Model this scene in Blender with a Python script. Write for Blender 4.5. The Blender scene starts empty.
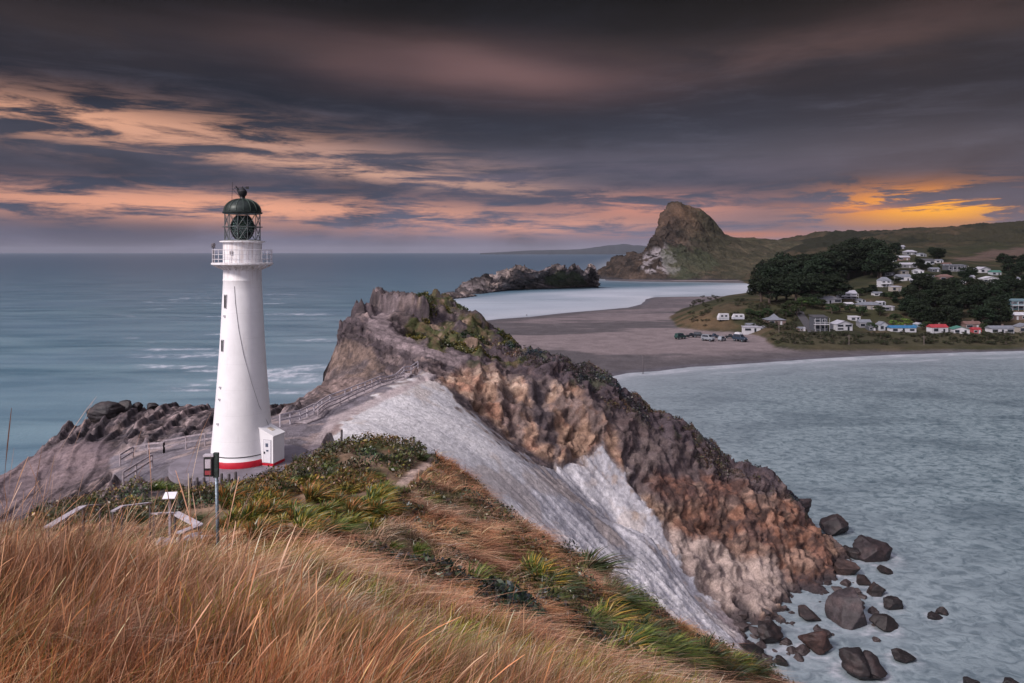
import bpy, math, random
import numpy as np
from math import radians, sin, cos, pi
random.seed(7)
RNG = np.random.default_rng(11)
S = bpy.context.scene
COL = S.collection
# ------------------------------------------------------------------ camera
H, F, HZ = 48.6, 720.0, 252.0          # eye height above the sea, focal length (px), horizon row
cd = bpy.data.cameras.new("camera"); cam = bpy.data.objects.new("camera", cd); COL.objects.link(cam)
cam.location = (0, 0, H); cam.rotation_euler = (radians(90), 0, 0)
cd.sensor_width = 36; cd.lens = 36 * F / 1024; cd.shift_y = -(341.5 - HZ) / 1024
cd.clip_start = 0.1; cd.clip_end = 300000
S.camera = cam
# ------------------------------------------------------------------ world (dusk, broken cloud)
SUN_AZ, SUN_EL = radians(31), radians(2.5)     # the hidden sun stands low over the hills on the right
W = bpy.data.worlds.new("World"); S.world = W; W.use_nodes = True
class NT:
    """tiny node-graph helper"""
    def __init__(s, tree): s.t = tree; s.n = tree.nodes; s.l = tree.links
    def put(s, sock, v):
        if isinstance(v, bpy.types.NodeSocket): s.l.new(v, sock)
        elif v is not None:
            if isinstance(v, (tuple, list)) and len(v) == 3 and sock.type == 'RGBA': v = (*v, 1)
            sock.default_value = v
    def new(s, typ, **kw):
        n = s.n.new(typ)
        for k, v in kw.items(): setattr(n, k, v)
        return n
    def m(s, op, a, b=None, c=None, clamp=False):
        n = s.new('ShaderNodeMath', operation=op, use_clamp=clamp)
        s.put(n.inputs[0], a)
        if b is not None: s.put(n.inputs[1], b)
        if c is not None: s.put(n.inputs[2], c)
        return n.outputs[0]
    def ss(s, x, a, b, lo=0.0, hi=1.0):
        n = s.new('ShaderNodeMapRange', interpolation_type='SMOOTHSTEP')
        for i, v in enumerate((x, a, b, lo, hi)): s.put(n.inputs[i], v)
        return n.outputs[0]
    def mix(s, f, a, b, mode='MIX'):
        n = s.new('ShaderNodeMix', data_type='RGBA', blend_type=mode)
        s.put(n.inputs[0], f); s.put(n.inputs[6], a); s.put(n.inputs[7], b)
        return n.outputs[2]
    def ramp(s, x, stops, interp='LINEAR'):
        n = s.new('ShaderNodeValToRGB'); cr = n.color_ramp; cr.interpolation = interp
        while len(cr.elements) < len(stops): cr.elements.new(0.5)
        for e, (p, c) in zip(cr.elements, stops): e.position = p; e.color = (*c, 1)
        s.put(n.inputs[0], x); return n.outputs[0]
    def comb(s, x, y, z):
        n = s.new('ShaderNodeCombineXYZ')
        for i, v in enumerate((x, y, z)): s.put(n.inputs[i], v)
        return n.outputs[0]
    def noise(s, vec, scale, detail=4, rough=0.55, dist=0.0, lac=2.0):
        n = s.new('ShaderNodeTexNoise')
        s.put(n.inputs['Vector'], vec); n.inputs['Scale'].default_value = scale
        n.inputs['Detail'].default_value = detail; n.inputs['Roughness'].default_value = rough
        n.inputs['Distortion'].default_value = dist; n.inputs['Lacunarity'].default_value = lac
        return n.outputs['Fac']
    def vmul(s, v, w):
        n = s.new('ShaderNodeVectorMath', operation='MULTIPLY'); s.put(n.inputs[0], v); n.inputs[1].default_value = w
        return n.outputs[0]
def lin(r, g, b):
    f = lambda c: (c / 255 / 12.92) if c / 255 <= 0.04045 else ((c / 255 + 0.055) / 1.055) ** 2.4
    return (f(r), f(g), f(b))
def build_world():
    t = NT(W.node_tree); t.n.clear()
    out = t.new('ShaderNodeOutputWorld'); bg = t.new('ShaderNodeBackground')
    t.l.new(bg.outputs[0], out.inputs[0])
    tc = t.new('ShaderNodeTexCoord'); sp = t.new('ShaderNodeSeparateXYZ'); t.l.new(tc.outputs['Generated'], sp.inputs[0])
    x, y, z = sp.outputs
    az = t.m('ARCTAN2', x, y)                       # 0 straight ahead, + to the right
    e = t.m('MAXIMUM', z, 0.0)
    inv = t.m('DIVIDE', 1.0, t.m('ADD', e, 0.07))
    px_ = t.m('MULTIPLY', x, inv); py_ = t.m('MULTIPLY', y, inv)
    P = t.comb(px_, t.m('MULTIPLY', py_, 1.0), 0.0)          # the cloud sheet, seen in perspective
    Q = t.comb(t.m('MULTIPLY', az, 3.0), t.m('MULTIPLY', e, 22.0), 0.0)
    nbig = t.noise(P, 0.35, 3, 0.5, 0.4)
    nst = t.noise(Q, 0.9, 6, 0.60, 0.25)             # long streaks parallel to the horizon
    nfi = t.noise(t.comb(t.m('MULTIPLY', az, 7.0), t.m('MULTIPLY', e, 52.0), 3.3), 1.0, 6, 0.66, 0.35)
    nmid = t.noise(t.comb(t.m('MULTIPLY', az, 3.2), t.m('MULTIPLY', e, 11.0), 7.7), 1.0, 5, 0.58, 0.4)
    ew = t.m('ADD', e, t.m('MULTIPLY', t.m('SUBTRACT', nst, 0.5), 0.045))
    ew = t.m('ADD', ew, t.m('MULTIPLY', t.m('SUBTRACT', nmid, 0.5), t.m('MULTIPLY', e, 0.25)))
    base = t.ramp(ew, [(0.0, lin(130, 122, 142)), (0.022, lin(114, 112, 134)), (0.055, lin(86, 90, 112)), (0.085, lin(66, 71, 90)),
                       (0.13, lin(76, 76, 90)), (0.165, lin(54, 57, 71)), (0.20, lin(38, 41, 53)), (0.26, lin(54, 47, 50)),
                       (0.295, lin(34, 31, 34)), (0.34, lin(18, 17, 19)), (0.6, lin(46, 44, 52))])
    # cloud texture: lighter and darker wisps
    base = t.mix(t.m('MULTIPLY', t.ss(nfi, 0.42, 0.78, 0.0, 0.28), t.ss(e, 0.30, 0.16)), base, lin(98, 100, 118))
    base = t.mix(t.ss(nmid, 0.55, 0.3, 0.0, 0.45), base, lin(34, 35, 44))
    def band(center, width, az0, azw, amount, col, ns, lo, hi, tilt=0.0):
        """a lit streak of cloud: elevation centre/width, azimuth centre/width, broken up by noise"""
        nonlocal base
        d = t.m('SUBTRACT', t.m('ADD', e, t.m('MULTIPLY', az, tilt)), center)
        d = t.m('ADD', d, t.m('MULTIPLY', t.m('SUBTRACT', nst, 0.5), width * 0.9))
        g = t.m('DIVIDE', d, width); g = t.m('EXPONENT', t.m('MULTIPLY', t.m('MULTIPLY', g, g), -1.0))
        a = t.m('DIVIDE', t.m('SUBTRACT', az, az0), azw); a = t.m('EXPONENT', t.m('MULTIPLY', t.m('MULTIPLY', a, a), -1.0))
        k = t.m('MULTIPLY', t.m('MULTIPLY', g, a), t.ss(ns, lo, hi))
        base = t.mix(t.m('MULTIPLY', k, amount, clamp=True), base, col)
    band(0.240, 0.030, -0.10, 0.24, 0.95, lin(134, 102, 102), nbig, 0.30, 0.62, 0.07)
    band(0.215, 0.028, 0.42, 0.25, 0.32, lin(120, 92, 92), nmid, 0.35, 0.65, -0.10)
    band(0.105, 0.026, 0.05, 0.40, 0.5, lin(118, 108, 126), nst, 0.35, 0.60)
    band(0.128, 0.026, -0.52, 0.24, 1.0, lin(224, 164, 134), nfi, 0.38, 0.58, 0.05)
    band(0.112, 0.014, -0.25, 0.22, 0.7, lin(196, 154, 140), nfi, 0.40, 0.62, 0.08)
    band(0.088, 0.012, -0.20, 0.30, 0.85, lin(216, 166, 144), nfi, 0.45, 0.62, 0.10)
    band(0.050, 0.019, -0.38, 0.42, 1.0, lin(238, 168, 138), nfi, 0.36, 0.56, 0.02)
    band(0.036, 0.013, 0.02, 0.22, 0.85, lin(218, 156, 138), nfi, 0.38, 0.58)
    band(0.062, 0.016, 0.20, 0.12, 0.8, lin(224, 150, 128), nfi, 0.40, 0.60)
    band(0.022, 0.006, 0.30, 0.12, 0.6, lin(214, 128, 84), nfi, 0.35, 0.55)
    band(0.058, 0.022, 0.515, 0.105, 1.0, lin(240, 144, 60), nfi, 0.42, 0.53)
    band(0.052, 0.015, 0.535, 0.075, 1.0, lin(255, 176, 56), nfi, 0.44, 0.51)
    band(0.078, 0.006, 0.42, 0.08, 0.9, lin(232, 142, 84), nst, 0.30, 0.55, 0.05)
    # a clear-sky share (Nishita) shines through very faintly
    sky = t.new('ShaderNodeTexSky', sky_type='NISHITA'); sky.sun_disc = False
    sky.sun_elevation = SUN_EL; sky.sun_rotation = SUN_AZ
    # unseen sky overhead and behind the camera, brightened on purpose to light the scene
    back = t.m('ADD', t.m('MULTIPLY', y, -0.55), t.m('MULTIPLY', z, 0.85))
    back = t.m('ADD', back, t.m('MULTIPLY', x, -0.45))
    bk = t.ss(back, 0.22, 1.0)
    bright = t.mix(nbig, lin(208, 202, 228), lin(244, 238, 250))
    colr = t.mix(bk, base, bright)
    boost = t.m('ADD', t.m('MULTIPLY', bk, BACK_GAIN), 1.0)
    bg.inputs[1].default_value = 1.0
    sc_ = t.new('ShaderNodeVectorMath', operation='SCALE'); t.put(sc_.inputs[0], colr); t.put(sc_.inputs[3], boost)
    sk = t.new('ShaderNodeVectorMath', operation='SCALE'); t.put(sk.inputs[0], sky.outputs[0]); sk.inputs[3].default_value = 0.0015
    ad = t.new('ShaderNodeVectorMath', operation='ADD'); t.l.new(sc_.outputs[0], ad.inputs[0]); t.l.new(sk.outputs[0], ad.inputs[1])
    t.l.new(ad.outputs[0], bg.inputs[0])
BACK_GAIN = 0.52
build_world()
# ------------------------------------------------------------------ added key lamp standing for overcast light: wide and soft, from behind-left
sl = bpy.data.lights.new("overcast_key", 'SUN'); overcast_key = bpy.data.objects.new("overcast_key", sl); COL.objects.link(overcast_key)
sl.energy = 3.2; sl.angle = radians(10); sl.color = (1.0, 0.90, 0.86)
overcast_key.rotation_euler = (radians(52), 0, radians(-50)); overcast_key.location = (-40, -40, 120)
S.view_settings.view_transform = 'Standard'; S.view_settings.look = 'None'
S.view_settings.exposure = 0.0; S.view_settings.gamma = 1.0; S.view_settings.use_curve_mapping = False
S.cycles.use_denoising = True
S.cycles.max_bounces = 6; S.cycles.diffuse_bounces = 3; S.cycles.glossy_bounces = 3
S.cycles.transparent_max_bounces = 8; S.cycles.volume_bounces = 0
S.cycles.use_adaptive_sampling = True; S.cycles.adaptive_threshold = 0.015
# ------------------------------------------------------------------ numpy noise
def _h(ix, iy, iz, seed):
    with np.errstate(over='ignore'):
        h = (ix.astype(np.uint32) * np.uint32(374761393) + iy.astype(np.uint32) * np.uint32(668265263)
             + iz.astype(np.uint32) * np.uint32(2246822519) + np.uint32(seed * 3266489917 & 0xffffffff))
        h = (h ^ (h >> np.uint32(13))) * np.uint32(1274126177)
        h = (h ^ (h >> np.uint32(16))) * np.uint32(2654435761)
        return ((h >> np.uint32(8)) & np.uint32(0xffff)).astype(np.float32) / 65535.0
def vn(x, y, z=0.0, seed=0):
    x, y, z = np.broadcast_arrays(np.asarray(x, np.float64), y, z)
    fx, fy, fz = np.floor(x), np.floor(y), np.floor(z)
    ix, iy, iz = fx.astype(np.int64), fy.astype(np.int64), fz.astype(np.int64)
    u, v, w = x - fx, y - fy, z - fz
    u, v, w = [q * q * q * (q * (q * 6 - 15) + 10) for q in (u, v, w)]
    r = 0
    for a in (0, 1):
        for b in (0, 1):
            for c in (0, 1):
                r = r + _h(ix + a, iy + b, iz + c, seed) * (u if a else 1 - u) * (v if b else 1 - v) * (w if c else 1 - w)
    return r * 2 - 1
def fbm(x, y, z=0.0, o=5, seed=0, gain=0.5, ridge=False):
    s, a, tot = 0, 1.0, 0
    for i in range(o):
        n = vn(x, y, z, seed + i * 17)
        if ridge: n = 1 - 2 * np.abs(n)
        s = s + a * n; tot += a; a *= gain
        x, y, z = (x * 0.8 + y * 0.6) * 2.03 + 5.1, (y * 0.8 - x * 0.6) * 2.03 + 1.7, z * 2.03 + 3.3
    return s / tot
def facet(x, y, z, seed=0, tilt=1.0):
    """broken rock: every cell of a jittered lattice is a tilted flat block; returns block height and gap to the next block"""
    shp = np.broadcast(x, y, z).shape
    x, y, z = [np.broadcast_to(np.asarray(q, float), shp).ravel() for q in (x, y, z)]
    ix, iy, iz = [np.floor(q).astype(np.int64) for q in (x, y, z)]
    d1 = np.full(x.shape, 9.0); d2 = np.full(x.shape, 9.0); val = np.zeros(x.shape)
    for a in (-1, 0, 1):
        for b in (-1, 0, 1):
            for c in (-1, 0, 1):
                jx_, jy_, jz_ = ix + a, iy + b, iz + c
                dx = x - (jx_ + .1 + .8 * _h(jx_, jy_, jz_, seed)); dy = y - (jy_ + .1 + .8 * _h(jx_, jy_, jz_, seed + 1)); dz_ = z - (jz_ + .1 + .8 * _h(jx_, jy_, jz_, seed + 2))
                d = dx * dx + dy * dy + dz_ * dz_
                v = (_h(jx_, jy_, jz_, seed + 3) - .5) + tilt * ((_h(jx_, jy_, jz_, seed + 4) - .5) * dx + (_h(jx_, jy_, jz_, seed + 5) - .5) * dy + (_h(jx_, jy_, jz_, seed + 6) - .5) * dz_)
                n1 = d < d1; d2 = np.where(n1, d1, np.minimum(d2, d)); val = np.where(n1, v, val); d1 = np.where(n1, d, d1)
    return val.reshape(shp), (np.sqrt(d2) - np.sqrt(d1)).reshape(shp)
def sstep(x, a, b):
    q = np.clip((x - a) / (b - a), 0, 1); return q * q * (3 - 2 * q)
def P(px, py, Y): return ((px - 512) / F * Y, Y, H - (py - HZ) / F * Y)
def sea_pt(px, py, z=0.0):
    Y = (H - z) * F / (py - HZ); return ((px - 512) / F * Y, Y)
def proj(x, y, z):
    yy = np.maximum(y, 0.5); return 512 + F * x / yy, HZ + F * (H - z) / yy
class MQ:
    """smooth surface through scattered heights"""
    def __init__(s, pts, c=2.0, scale=1.0):
        p = np.array(pts, float); s.c = c; s.k = scale
        s.xy = p[:, :2] * scale; s.m = p[:, 2].mean()
        d = np.sqrt(((s.xy[:, None] - s.xy[None]) ** 2).sum(2) + c * c)
        s.w = np.linalg.solve(d + np.eye(len(p)) * 1e-6, p[:, 2] - s.m)
    def __call__(s, x, y):
        x = np.asarray(x, float) * s.k; y = np.asarray(y, float) * s.k
        r = np.full(np.broadcast(x, y).shape, s.m)
        for (a, b), w in zip(s.xy, s.w): r += w * np.sqrt((x - a) ** 2 + (y - b) ** 2 + s.c ** 2)
        return r
def inpoly(x, y, poly):
    r = np.zeros(np.shape(x), bool); n = len(poly)
    for i in range(n):
        x1, y1 = poly[i]; x2, y2 = poly[(i + 1) % n]
        if y1 == y2: continue
        c = ((y1 > y) != (y2 > y)) & (x < (x2 - x1) * (y - y1) / (y2 - y1) + x1)
        r ^= c
    return r
def segdist(x, y, poly, closed=True):
    d = np.full(np.shape(x), 1e18); n = len(poly)
    for i in range(n if closed else n - 1):
        x1, y1 = poly[i]; x2, y2 = poly[(i + 1) % n]
        dx, dy = x2 - x1, y2 - y1; L = dx * dx + dy * dy + 1e-12
        t = np.clip(((x - x1) * dx + (y - y1) * dy) / L, 0, 1)
        d = np.minimum(d, (x - x1 - t * dx) ** 2 + (y - y1 - t * dy) ** 2)
    return np.sqrt(d)
def sdist(x, y, poly):
    d = segdist(x, y, poly); return np.where(inpoly(x, y, poly), d, -d)
# ------------------------------------------------------------------ mesh + material helpers
def mesh_np(name, V, Q, mat=None, col=None, smooth=True, tri=False, parent=None, link=True, extra=None):
    me = bpy.data.meshes.new(name); V = np.asarray(V, np.float32); Q = np.asarray(Q, np.int32)
    k = 3 if tri else 4
    me.vertices.add(len(V)); me.vertices.foreach_set('co', V.ravel())
    me.loops.add(Q.size); me.loops.foreach_set('vertex_index', Q.ravel())
    me.polygons.add(len(Q)); me.polygons.foreach_set('loop_start', np.arange(0, Q.size, k, dtype=np.int32))
    me.update(calc_edges=True)
    if smooth: me.polygons.foreach_set('use_smooth', np.ones(len(Q), bool))
    if col is not None:
        a = me.color_attributes.new('col', 'FLOAT_COLOR', 'POINT')
        c = np.ones((len(V), 4), np.float32); c[:, :3] = col; a.data.foreach_set('color', c.ravel())
    for nm, arr in (extra or {}).items():
        a = me.attributes.new(nm, 'FLOAT', 'POINT'); a.data.foreach_set('value', np.asarray(arr, np.float32).ravel())
    if mat: me.materials.append(mat)
    o = bpy.data.objects.new(name, me)
    if link: COL.objects.link(o)
    if parent: o.parent = parent
    return o
def grid_faces(nr, nc, mask=None):
    i = np.arange((nr - 1) * (nc - 1)); r, c = i // (nc - 1), i % (nc - 1)
    a = r * nc + c; q = np.stack([a, a + 1, a + nc + 1, a + nc], 1)
    return q if mask is None else q[mask.ravel()]
def sub_mesh(name, V, Q, mat, col, extra=None):
    used = np.unique(Q); mp = np.zeros(len(V), np.int32); mp[used] = np.arange(len(used))
    return mesh_np(name, V[used], mp[Q], mat, col[used], extra={k: v[used] for k, v in (extra or {}).items()})
def structure(o): o['kind'] = 'structure'; return o
def tag(o, label, cat, group=None, kind=None):
    if label: o['label'] = label
    if cat: o['category'] = cat
    if group: o['group'] = group
    if kind: o['kind'] = kind
    return o
MATS = {}
def principled(name):
    m = bpy.data.materials.new(name); m.use_nodes = True; t = NT(m.node_tree); t.n.clear()
    o = t.new('ShaderNodeOutputMaterial'); b = t.new('ShaderNodeBsdfPrincipled'); t.l.new(b.outputs[0], o.inputs[0])
    MATS[name] = m; return m, t, b
def plain(name, col, rough=0.7, var=0.15, scale=3.0, metal=0.0, bump=0.0, spec=0.4):
    """painted / worn surface with a little procedural unevenness"""
    if name in MATS: return MATS[name]
    m, t, b = principled(name)
    tc = t.new('ShaderNodeTexCoord'); n = t.noise(tc.outputs['Object'], scale, 5, 0.6)
    dark = tuple(c * (1 - var) for c in col); lite = tuple(min(1, c * (1 + var * .6)) for c in col)
    t.put(b.inputs['Base Color'], t.mix(t.ss(n, 0.3, 0.7), dark, lite))
    b.inputs['Roughness'].default_value = rough; b.inputs['Metallic'].default_value = metal
    b.inputs['Specular IOR Level'].default_value = spec
    if bump:
        bp = t.new('ShaderNodeBump'); bp.inputs['Strength'].default_value = bump; bp.inputs['Distance'].default_value = 0.05
        t.l.new(t.noise(tc.outputs['Object'], scale * 6, 4, 0.6), bp.inputs['Height']); t.l.new(bp.outputs[0], b.inputs['Normal'])
    return m
def ground_mat(name, rough=0.9, s1=0.9, s2=5.0, amt=0.35, bump=0.6, dist=0.25, spec=0.2):
    """base colour from the sheet's own attribute, broken up by two scales of noise, with relief"""
    m, t, b = principled(name)
    at = t.new('ShaderNodeAttribute'); at.attribute_name = 'col'
    g = t.new('ShaderNodeNewGeometry')
    n1 = t.noise(g.outputs['Position'], s1, 6, 0.65, 0.3); n2 = t.noise(g.outputs['Position'], s2, 5, 0.7)
    k = t.m('MULTIPLY', t.ss(n1, 0.25, 0.75, 1 - amt, 1 + amt), t.ss(n2, 0.25, 0.75, 1 - amt, 1 + amt))
    v = t.new('ShaderNodeVectorMath', operation='SCALE'); t.l.new(at.outputs['Color'], v.inputs[0]); t.l.new(k, v.inputs[3])
    t.l.new(v.outputs[0], b.inputs['Base Color'])
    b.inputs['Roughness'].default_value = rough; b.inputs['Specular IOR Level'].default_value = spec
    bp = t.new('ShaderNodeBump'); bp.inputs['Strength'].default_value = bump; bp.inputs['Distance'].default_value = dist
    t.l.new(t.m('ADD', n1, t.m('MULTIPLY', n2, 0.35)), bp.inputs['Height']); t.l.new(bp.outputs[0], b.inputs['Normal'])
    return m
# ================================================================== HEADLAND (near terrain), one sheet
HP = []
def hp(*a): HP.extend(P(*q) for q in a)
def hw(*a): HP.extend(a)
# foreground hill (camera stands on it)
hw((0,0,46.9),(-6,0,46.7),(-14,-2,45.6),(-28,0,41),(7,0,44.5),(14,0,40),(25,0,32),(0,-15,47),(-20,-20,44),(20,-20,36),(40,-10,22),(-50,0,32),(-70,10,27),
   (0,-40,46),(-60,-40,34),(40,-40,24),(-30,20,36.8),(-45,20,32.5),(-38,35,32.3),(-30,36,33.2),(-60,40,27.2),(-50,52,28.2),(-75,40,25),(10,10,39.5),(17,16,30.5),(24,24,21),(32,30,12),(45,20,6),(60,20,-3))
hp((0,600,6),(100,683,5),(300,683,6),(512,683,9),(20,570,10),(200,590,9),(100,575,10),(320,590,11),(650,683,20),(620,683,17),
   (100,590,20),(218,547,22),(140,560,28),(60,552,25),(300,532,24),(350,502,34),(400,562,24),(450,503,38),(500,600,22),(600,640,24),(700,683,30),(540,590,30),
   (420,451,50),(460,468,48),(500,511,43),(560,551,41),(620,591,40.5),(700,641,42),(765,684,44),(860,745,47),
   (330,462,44),(350,446,50),(385,444,51),(310,463,47),(285,480,48),(250,490,46),(230,505,36),(270,505,34),(300,480,42),(200,503,48),(100,503,54),(40,520,48),(150,492,55))
# far side of the near hill, then the clay gully
hw((-7,60,31),(-1,57,25.5),(9,55,17.5),(5,50,24.5),(15,56,10),(20,60,5),(26,66,1.5),(34,58,-1),(22,50,11),(30,50,2),(45,50,-4),(35,80,-2),(60,50,-6),(60,100,-6),(45,80,-4),(80,70,-8),(80,130,-8))
hp((350,425,72),(420,446,73),(500,450,85),(500,502,73),(560,500,86),(620,586,76),(650,540,92),(700,630,82),(740,640,88),(590,555,80),(430,405,88),(460,420,88),(430,373.5,99),(440,374,101),(455,386,99),(400,386,90),
   (500,425,99),(560,470,99),(620,530,98),(680,588,94),(740,628,93))
hw((30,87,0.1),(46,96,-0.6),(37,90,-0.3))
# brown bluff: ridge, face, toe
hp((455,373,104),(480,354,110),(520,348,113),(560,353,115),(600,372,116),(640,396,118),(690,431,119),(750,464,119),(790,493,118),(815,522,116),(838,562,111),
   (470,372,104),(520,380,107),(560,400,107),(600,430,106),(640,450,108),(700,520,105),(700,470,111),(750,500,111),(660,500,103.5),(760,560,103.5),(800,562,106),(830,588,104),(700,580,98),(790,602,100),(520,420,101.5),(600,480,101.5),(760,605,97))
hw((8,135,12),(22,136,4),(40,134,-2),(52,126,-4),(50,108,-1.5),(60,118,-6),(10,150,0),(30,150,-4))
# lighthouse terrace and left shelf
hp((240,470,57.5),(270,468,58),(290,440,66),(210,470,58),(150,465,63),(300,430,71),(320,420,76),(330,440,68),(300,418,77),(350,400,85),(410,378,96),(290,415,82),(260,430,72),
   (60,480,66),(0,500,62),(110,432,80),(20,470,70),(60,440,82),(110,418,88),(165,410,91),(213,412,90),(190,430,78),(140,440,74),(250,415,86),(0,520,56),(70,500,58))
# dome rock, big tilted rock, crag, scrub hill
hp((285,404,99),(300,397,101),(320,387,101),(345,384,101),(370,382,100),(340,398,93),
   (325,381,104),(345,379,103),(400,372,101),(430,368,101),(338,327,110),(352,318,116),(370,346,107),(400,352,106),(432,362,104),(400,330,113),(380,318,118),(400,308,124),(425,340,112),
   (432,295,132),(415,298,130),(470,316,133),(500,333,132),(518,346,130),(440,320,124),(420,345,113),(470,352,112),(500,357,112),(450,362,106),(480,340,120),(460,335,118))
hw((-15,150,14),(0,152,2),(-30,150,16),(-12,170,0),(20,170,0))
HQ = MQ(HP, c=1.6)
EDGE = [(-120, -60), (-100, 20), (-82, 52)] + [P(*q)[:2] for q in ((-40,480,68),(0,467,72),(28,455,77),(50,437,84),(66,417,90),(90,410,92),(125,406,94),(165,403,95.5),(213,402,97),(255,405,98),(281,405,98.5),
        (287,399,101),(300,391,103),(318,383,104.5),(323,378,106),(325,350,109),(338,325,111),(347,312,118),(356,305,122),(374,293,127))] + \
       [(-27, 146), (-20, 160), (-8, 168), (30, 200), (140, 190), (140, -60)]
CRAG1 = [P(*q)[:2] for q in ((375,300,123),(400,300,122),(428,305,121.5),(424,293,130),(378,290,132))]
CRAG2 = [P(*q)[:2] for q in ((354,310,118.5),(371,310,118.5),(373,303,122),(358,303,122))]
def headland_z(x, y, detail=True):
    z = HQ(x, y)
    if not detail: return z
    return z
def cut(x, y, z):
    wob = fbm(x * 0.12, y * 0.12, 0, 4, 3) * 1.6 + fbm(x * 0.6, y * 0.6, 0, 3, 5) * 0.6
    d = sdist(x, y, EDGE) + wob * sstep(y, 40, 60)
    out = np.maximum(-d, 0)
    steep = 2.6 + 6.0 * np.exp(-((x + 27) ** 2 + (y - 111) ** 2) / 160.0)
    z = z - out * steep - np.where(d < 0, 0.0, 0) - 1.2 * np.exp(-np.maximum(d, 0) / 0.8) * (d > -50)
    return np.maximum(z, -5)
def mesa(x, y, z, poly, top, steep=3.5):
    d = sdist(x, y, poly) + fbm(x * .5, y * .5, 0, 3, 9) * 0.5
    t = top + np.minimum(d * steep, 0)
    return np.maximum(z, t)
# grid: columns fan out with distance, rows get finer towards the eye
yr = np.concatenate([np.linspace(-40, 1.0, 25), np.geomspace(1.4, 55, 300)[:-1], np.linspace(55, 134, 330), np.linspace(135, 185, 40)])
NC = 900
tc_ = np.linspace(-0.95, 0.80, NC)
GY = np.repeat(yr[:, None], NC, 1); GX = tc_[None] * (np.maximum(GY, 0) + 12 + 1.2 * np.maximum(-GY, 0)) * np.ones_like(GY)
# pull the fan so that at distance it is proportional to depth
Z = headland_z(GX, GY)
PXg, PYg = proj(GX, GY, Z)
def pm(poly, y0=0, y1=999, soft=6.0, nz=6.0, seed=0, sc=0.25):
    """soft, noisy-edged membership of a patch of ground outlined on the hillside between two depths"""
    m = (GY > y0) & (GY < y1); r = np.zeros(GX.shape)
    xs, ys = PXg[m], PYg[m]
    r[m] = sstep(sdist(xs, ys, poly) + nz * fbm(GX[m] * sc, GY[m] * sc, Z[m] * sc, 5, seed + 40), -soft, soft)
    return r
white = pm([(325,436),(352,414),(400,384),(428,374),(438,381),(456,402),(503,440),(540,468),(572,466),(592,450),(603,446),(624,474),(659,524),(690,574),(720,612),(748,634),(742,665),(640,700),(380,560),(340,470)], 52, 112, 2.5, 11, 1, .6)
tanfoot = pm([(640,505),(680,535),(720,545),(770,560),(800,590),(770,612),(740,625),(700,590)], 92, 108, 5, 12, 2)
grassy = np.maximum(sstep(56 - GY + 3 * fbm(GX * .2, GY * .2, 0, 4, 8), -1.5, 1.5), 0)
grassy = np.where((GX < -8) & (GY > 44), sstep(-0.55 * (GX + 8) * 0 + (52.5 - GY) + 2 * fbm(GX * .3, GY * .3, 0, 4, 8), -1.5, 1.5), grassy)
brown = pm([(438,378),(455,368),(480,345),(520,335),(600,350),(860,520),(870,620),(760,640),(735,622),(690,578),(655,520),(620,470),(603,438),(588,452),(560,466),(505,436),(462,398)], 94, 140, 3, 5, 4)
scrubhill = pm([(405,330),(418,296),(432,288),(470,305),(530,340),(530,352),(500,360),(470,356),(430,350)], 108, 150, 2, 4, 5)
rocky = np.clip(1 - white - grassy - brown, 0, 1) * sstep(GY, 50, 58) * (1 - sstep(GX, -11, -8) * sstep(115 - GY, 0, 3))
terrace = pm([(112,482),(112,458),(125,446),(160,446),(210,430),(285,415),(330,398),(420,372),(432,374),(360,416),(330,440),(300,470)], 54, 102, 3, 3, 6)
# ---- relief
a1 = fbm(GX * .10, GY * .10, Z * .10, 5, 21)
cr = fbm(GX * .22, GY * .22, Z * .22, 6, 22, 0.55, True)
cr = cr - cr.mean()
fine = fbm(GX * 1.1, GY * 1.1, Z * 1.1, 4, 24, 0.6)
strat = vn(GX * .05 + 0 * GY, GY * .05, (Z + 0.28 * GX + 0.10 * GY) * 1.5 + 1.2 * fbm(GX * .15, GY * .15, Z * .15, 3, 31), 33)
strat2 = vn(GX * .12, GY * .12, (Z + 0.28 * GX + 0.10 * GY) * 4.2 + 1.0 * fbm(GX * .3, GY * .3, 0, 3, 32), 34)
bed = (Z + 0.30 * GX + 0.10 * GY) * .85 + .55 * fbm(GX * .10, GY * .10, Z * .10, 4, 35)
bf_ = bed - np.floor(bed); ledge = bf_ ** 2.5 - sstep(bf_, .90, 1.0)
bed2 = (Z + 0.26 * GX + 0.12 * GY) * 2.7 + .6 * fbm(GX * .3, GY * .3, 0, 4, 36); bf2 = bed2 - np.floor(bed2); ledge2 = bf2 ** 2 - sstep(bf2, .85, 1.0)
ledge = ledge - ledge.mean(); ledge2 = ledge2 - ledge2.mean()
fm_ = (GY > 54) & (GY < 160) & (Z > -6)
def fct(sx, sy, sz, seed, tilt=1.6):
    v = np.zeros_like(Z); e = np.ones_like(Z); w = .35 * fbm(GX[fm_] * .3, GY[fm_] * .3, Z[fm_] * .3, 3, seed + 60)
    a_, b2_ = facet(GX[fm_] * sx + w, GY[fm_] * sy + w, (Z[fm_] + .30 * GX[fm_]) * sz - w, seed, tilt); v[fm_] = a_; e[fm_] = b2_; return v, e
fa, fae = fct(.22, .22, .30, 700); fb, fbe = fct(.62, .62, .95, 710); fd, fde = fct(1.7, 1.7, 2.4, 720)
dz = np.zeros_like(Z)
dn = np.zeros_like(Z)                  # relief pushed out along the slope's own normal
gn = fbm(GX * .35, GY * .35, 0, 5, 41); gl = np.clip(GY / 25, 0.15, 1)
dz += grassy * (gn * 0.55 * gl + fbm(GX * 1.2, GY * 1.2, 0, 3, 42) * 0.16 * gl)
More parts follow.
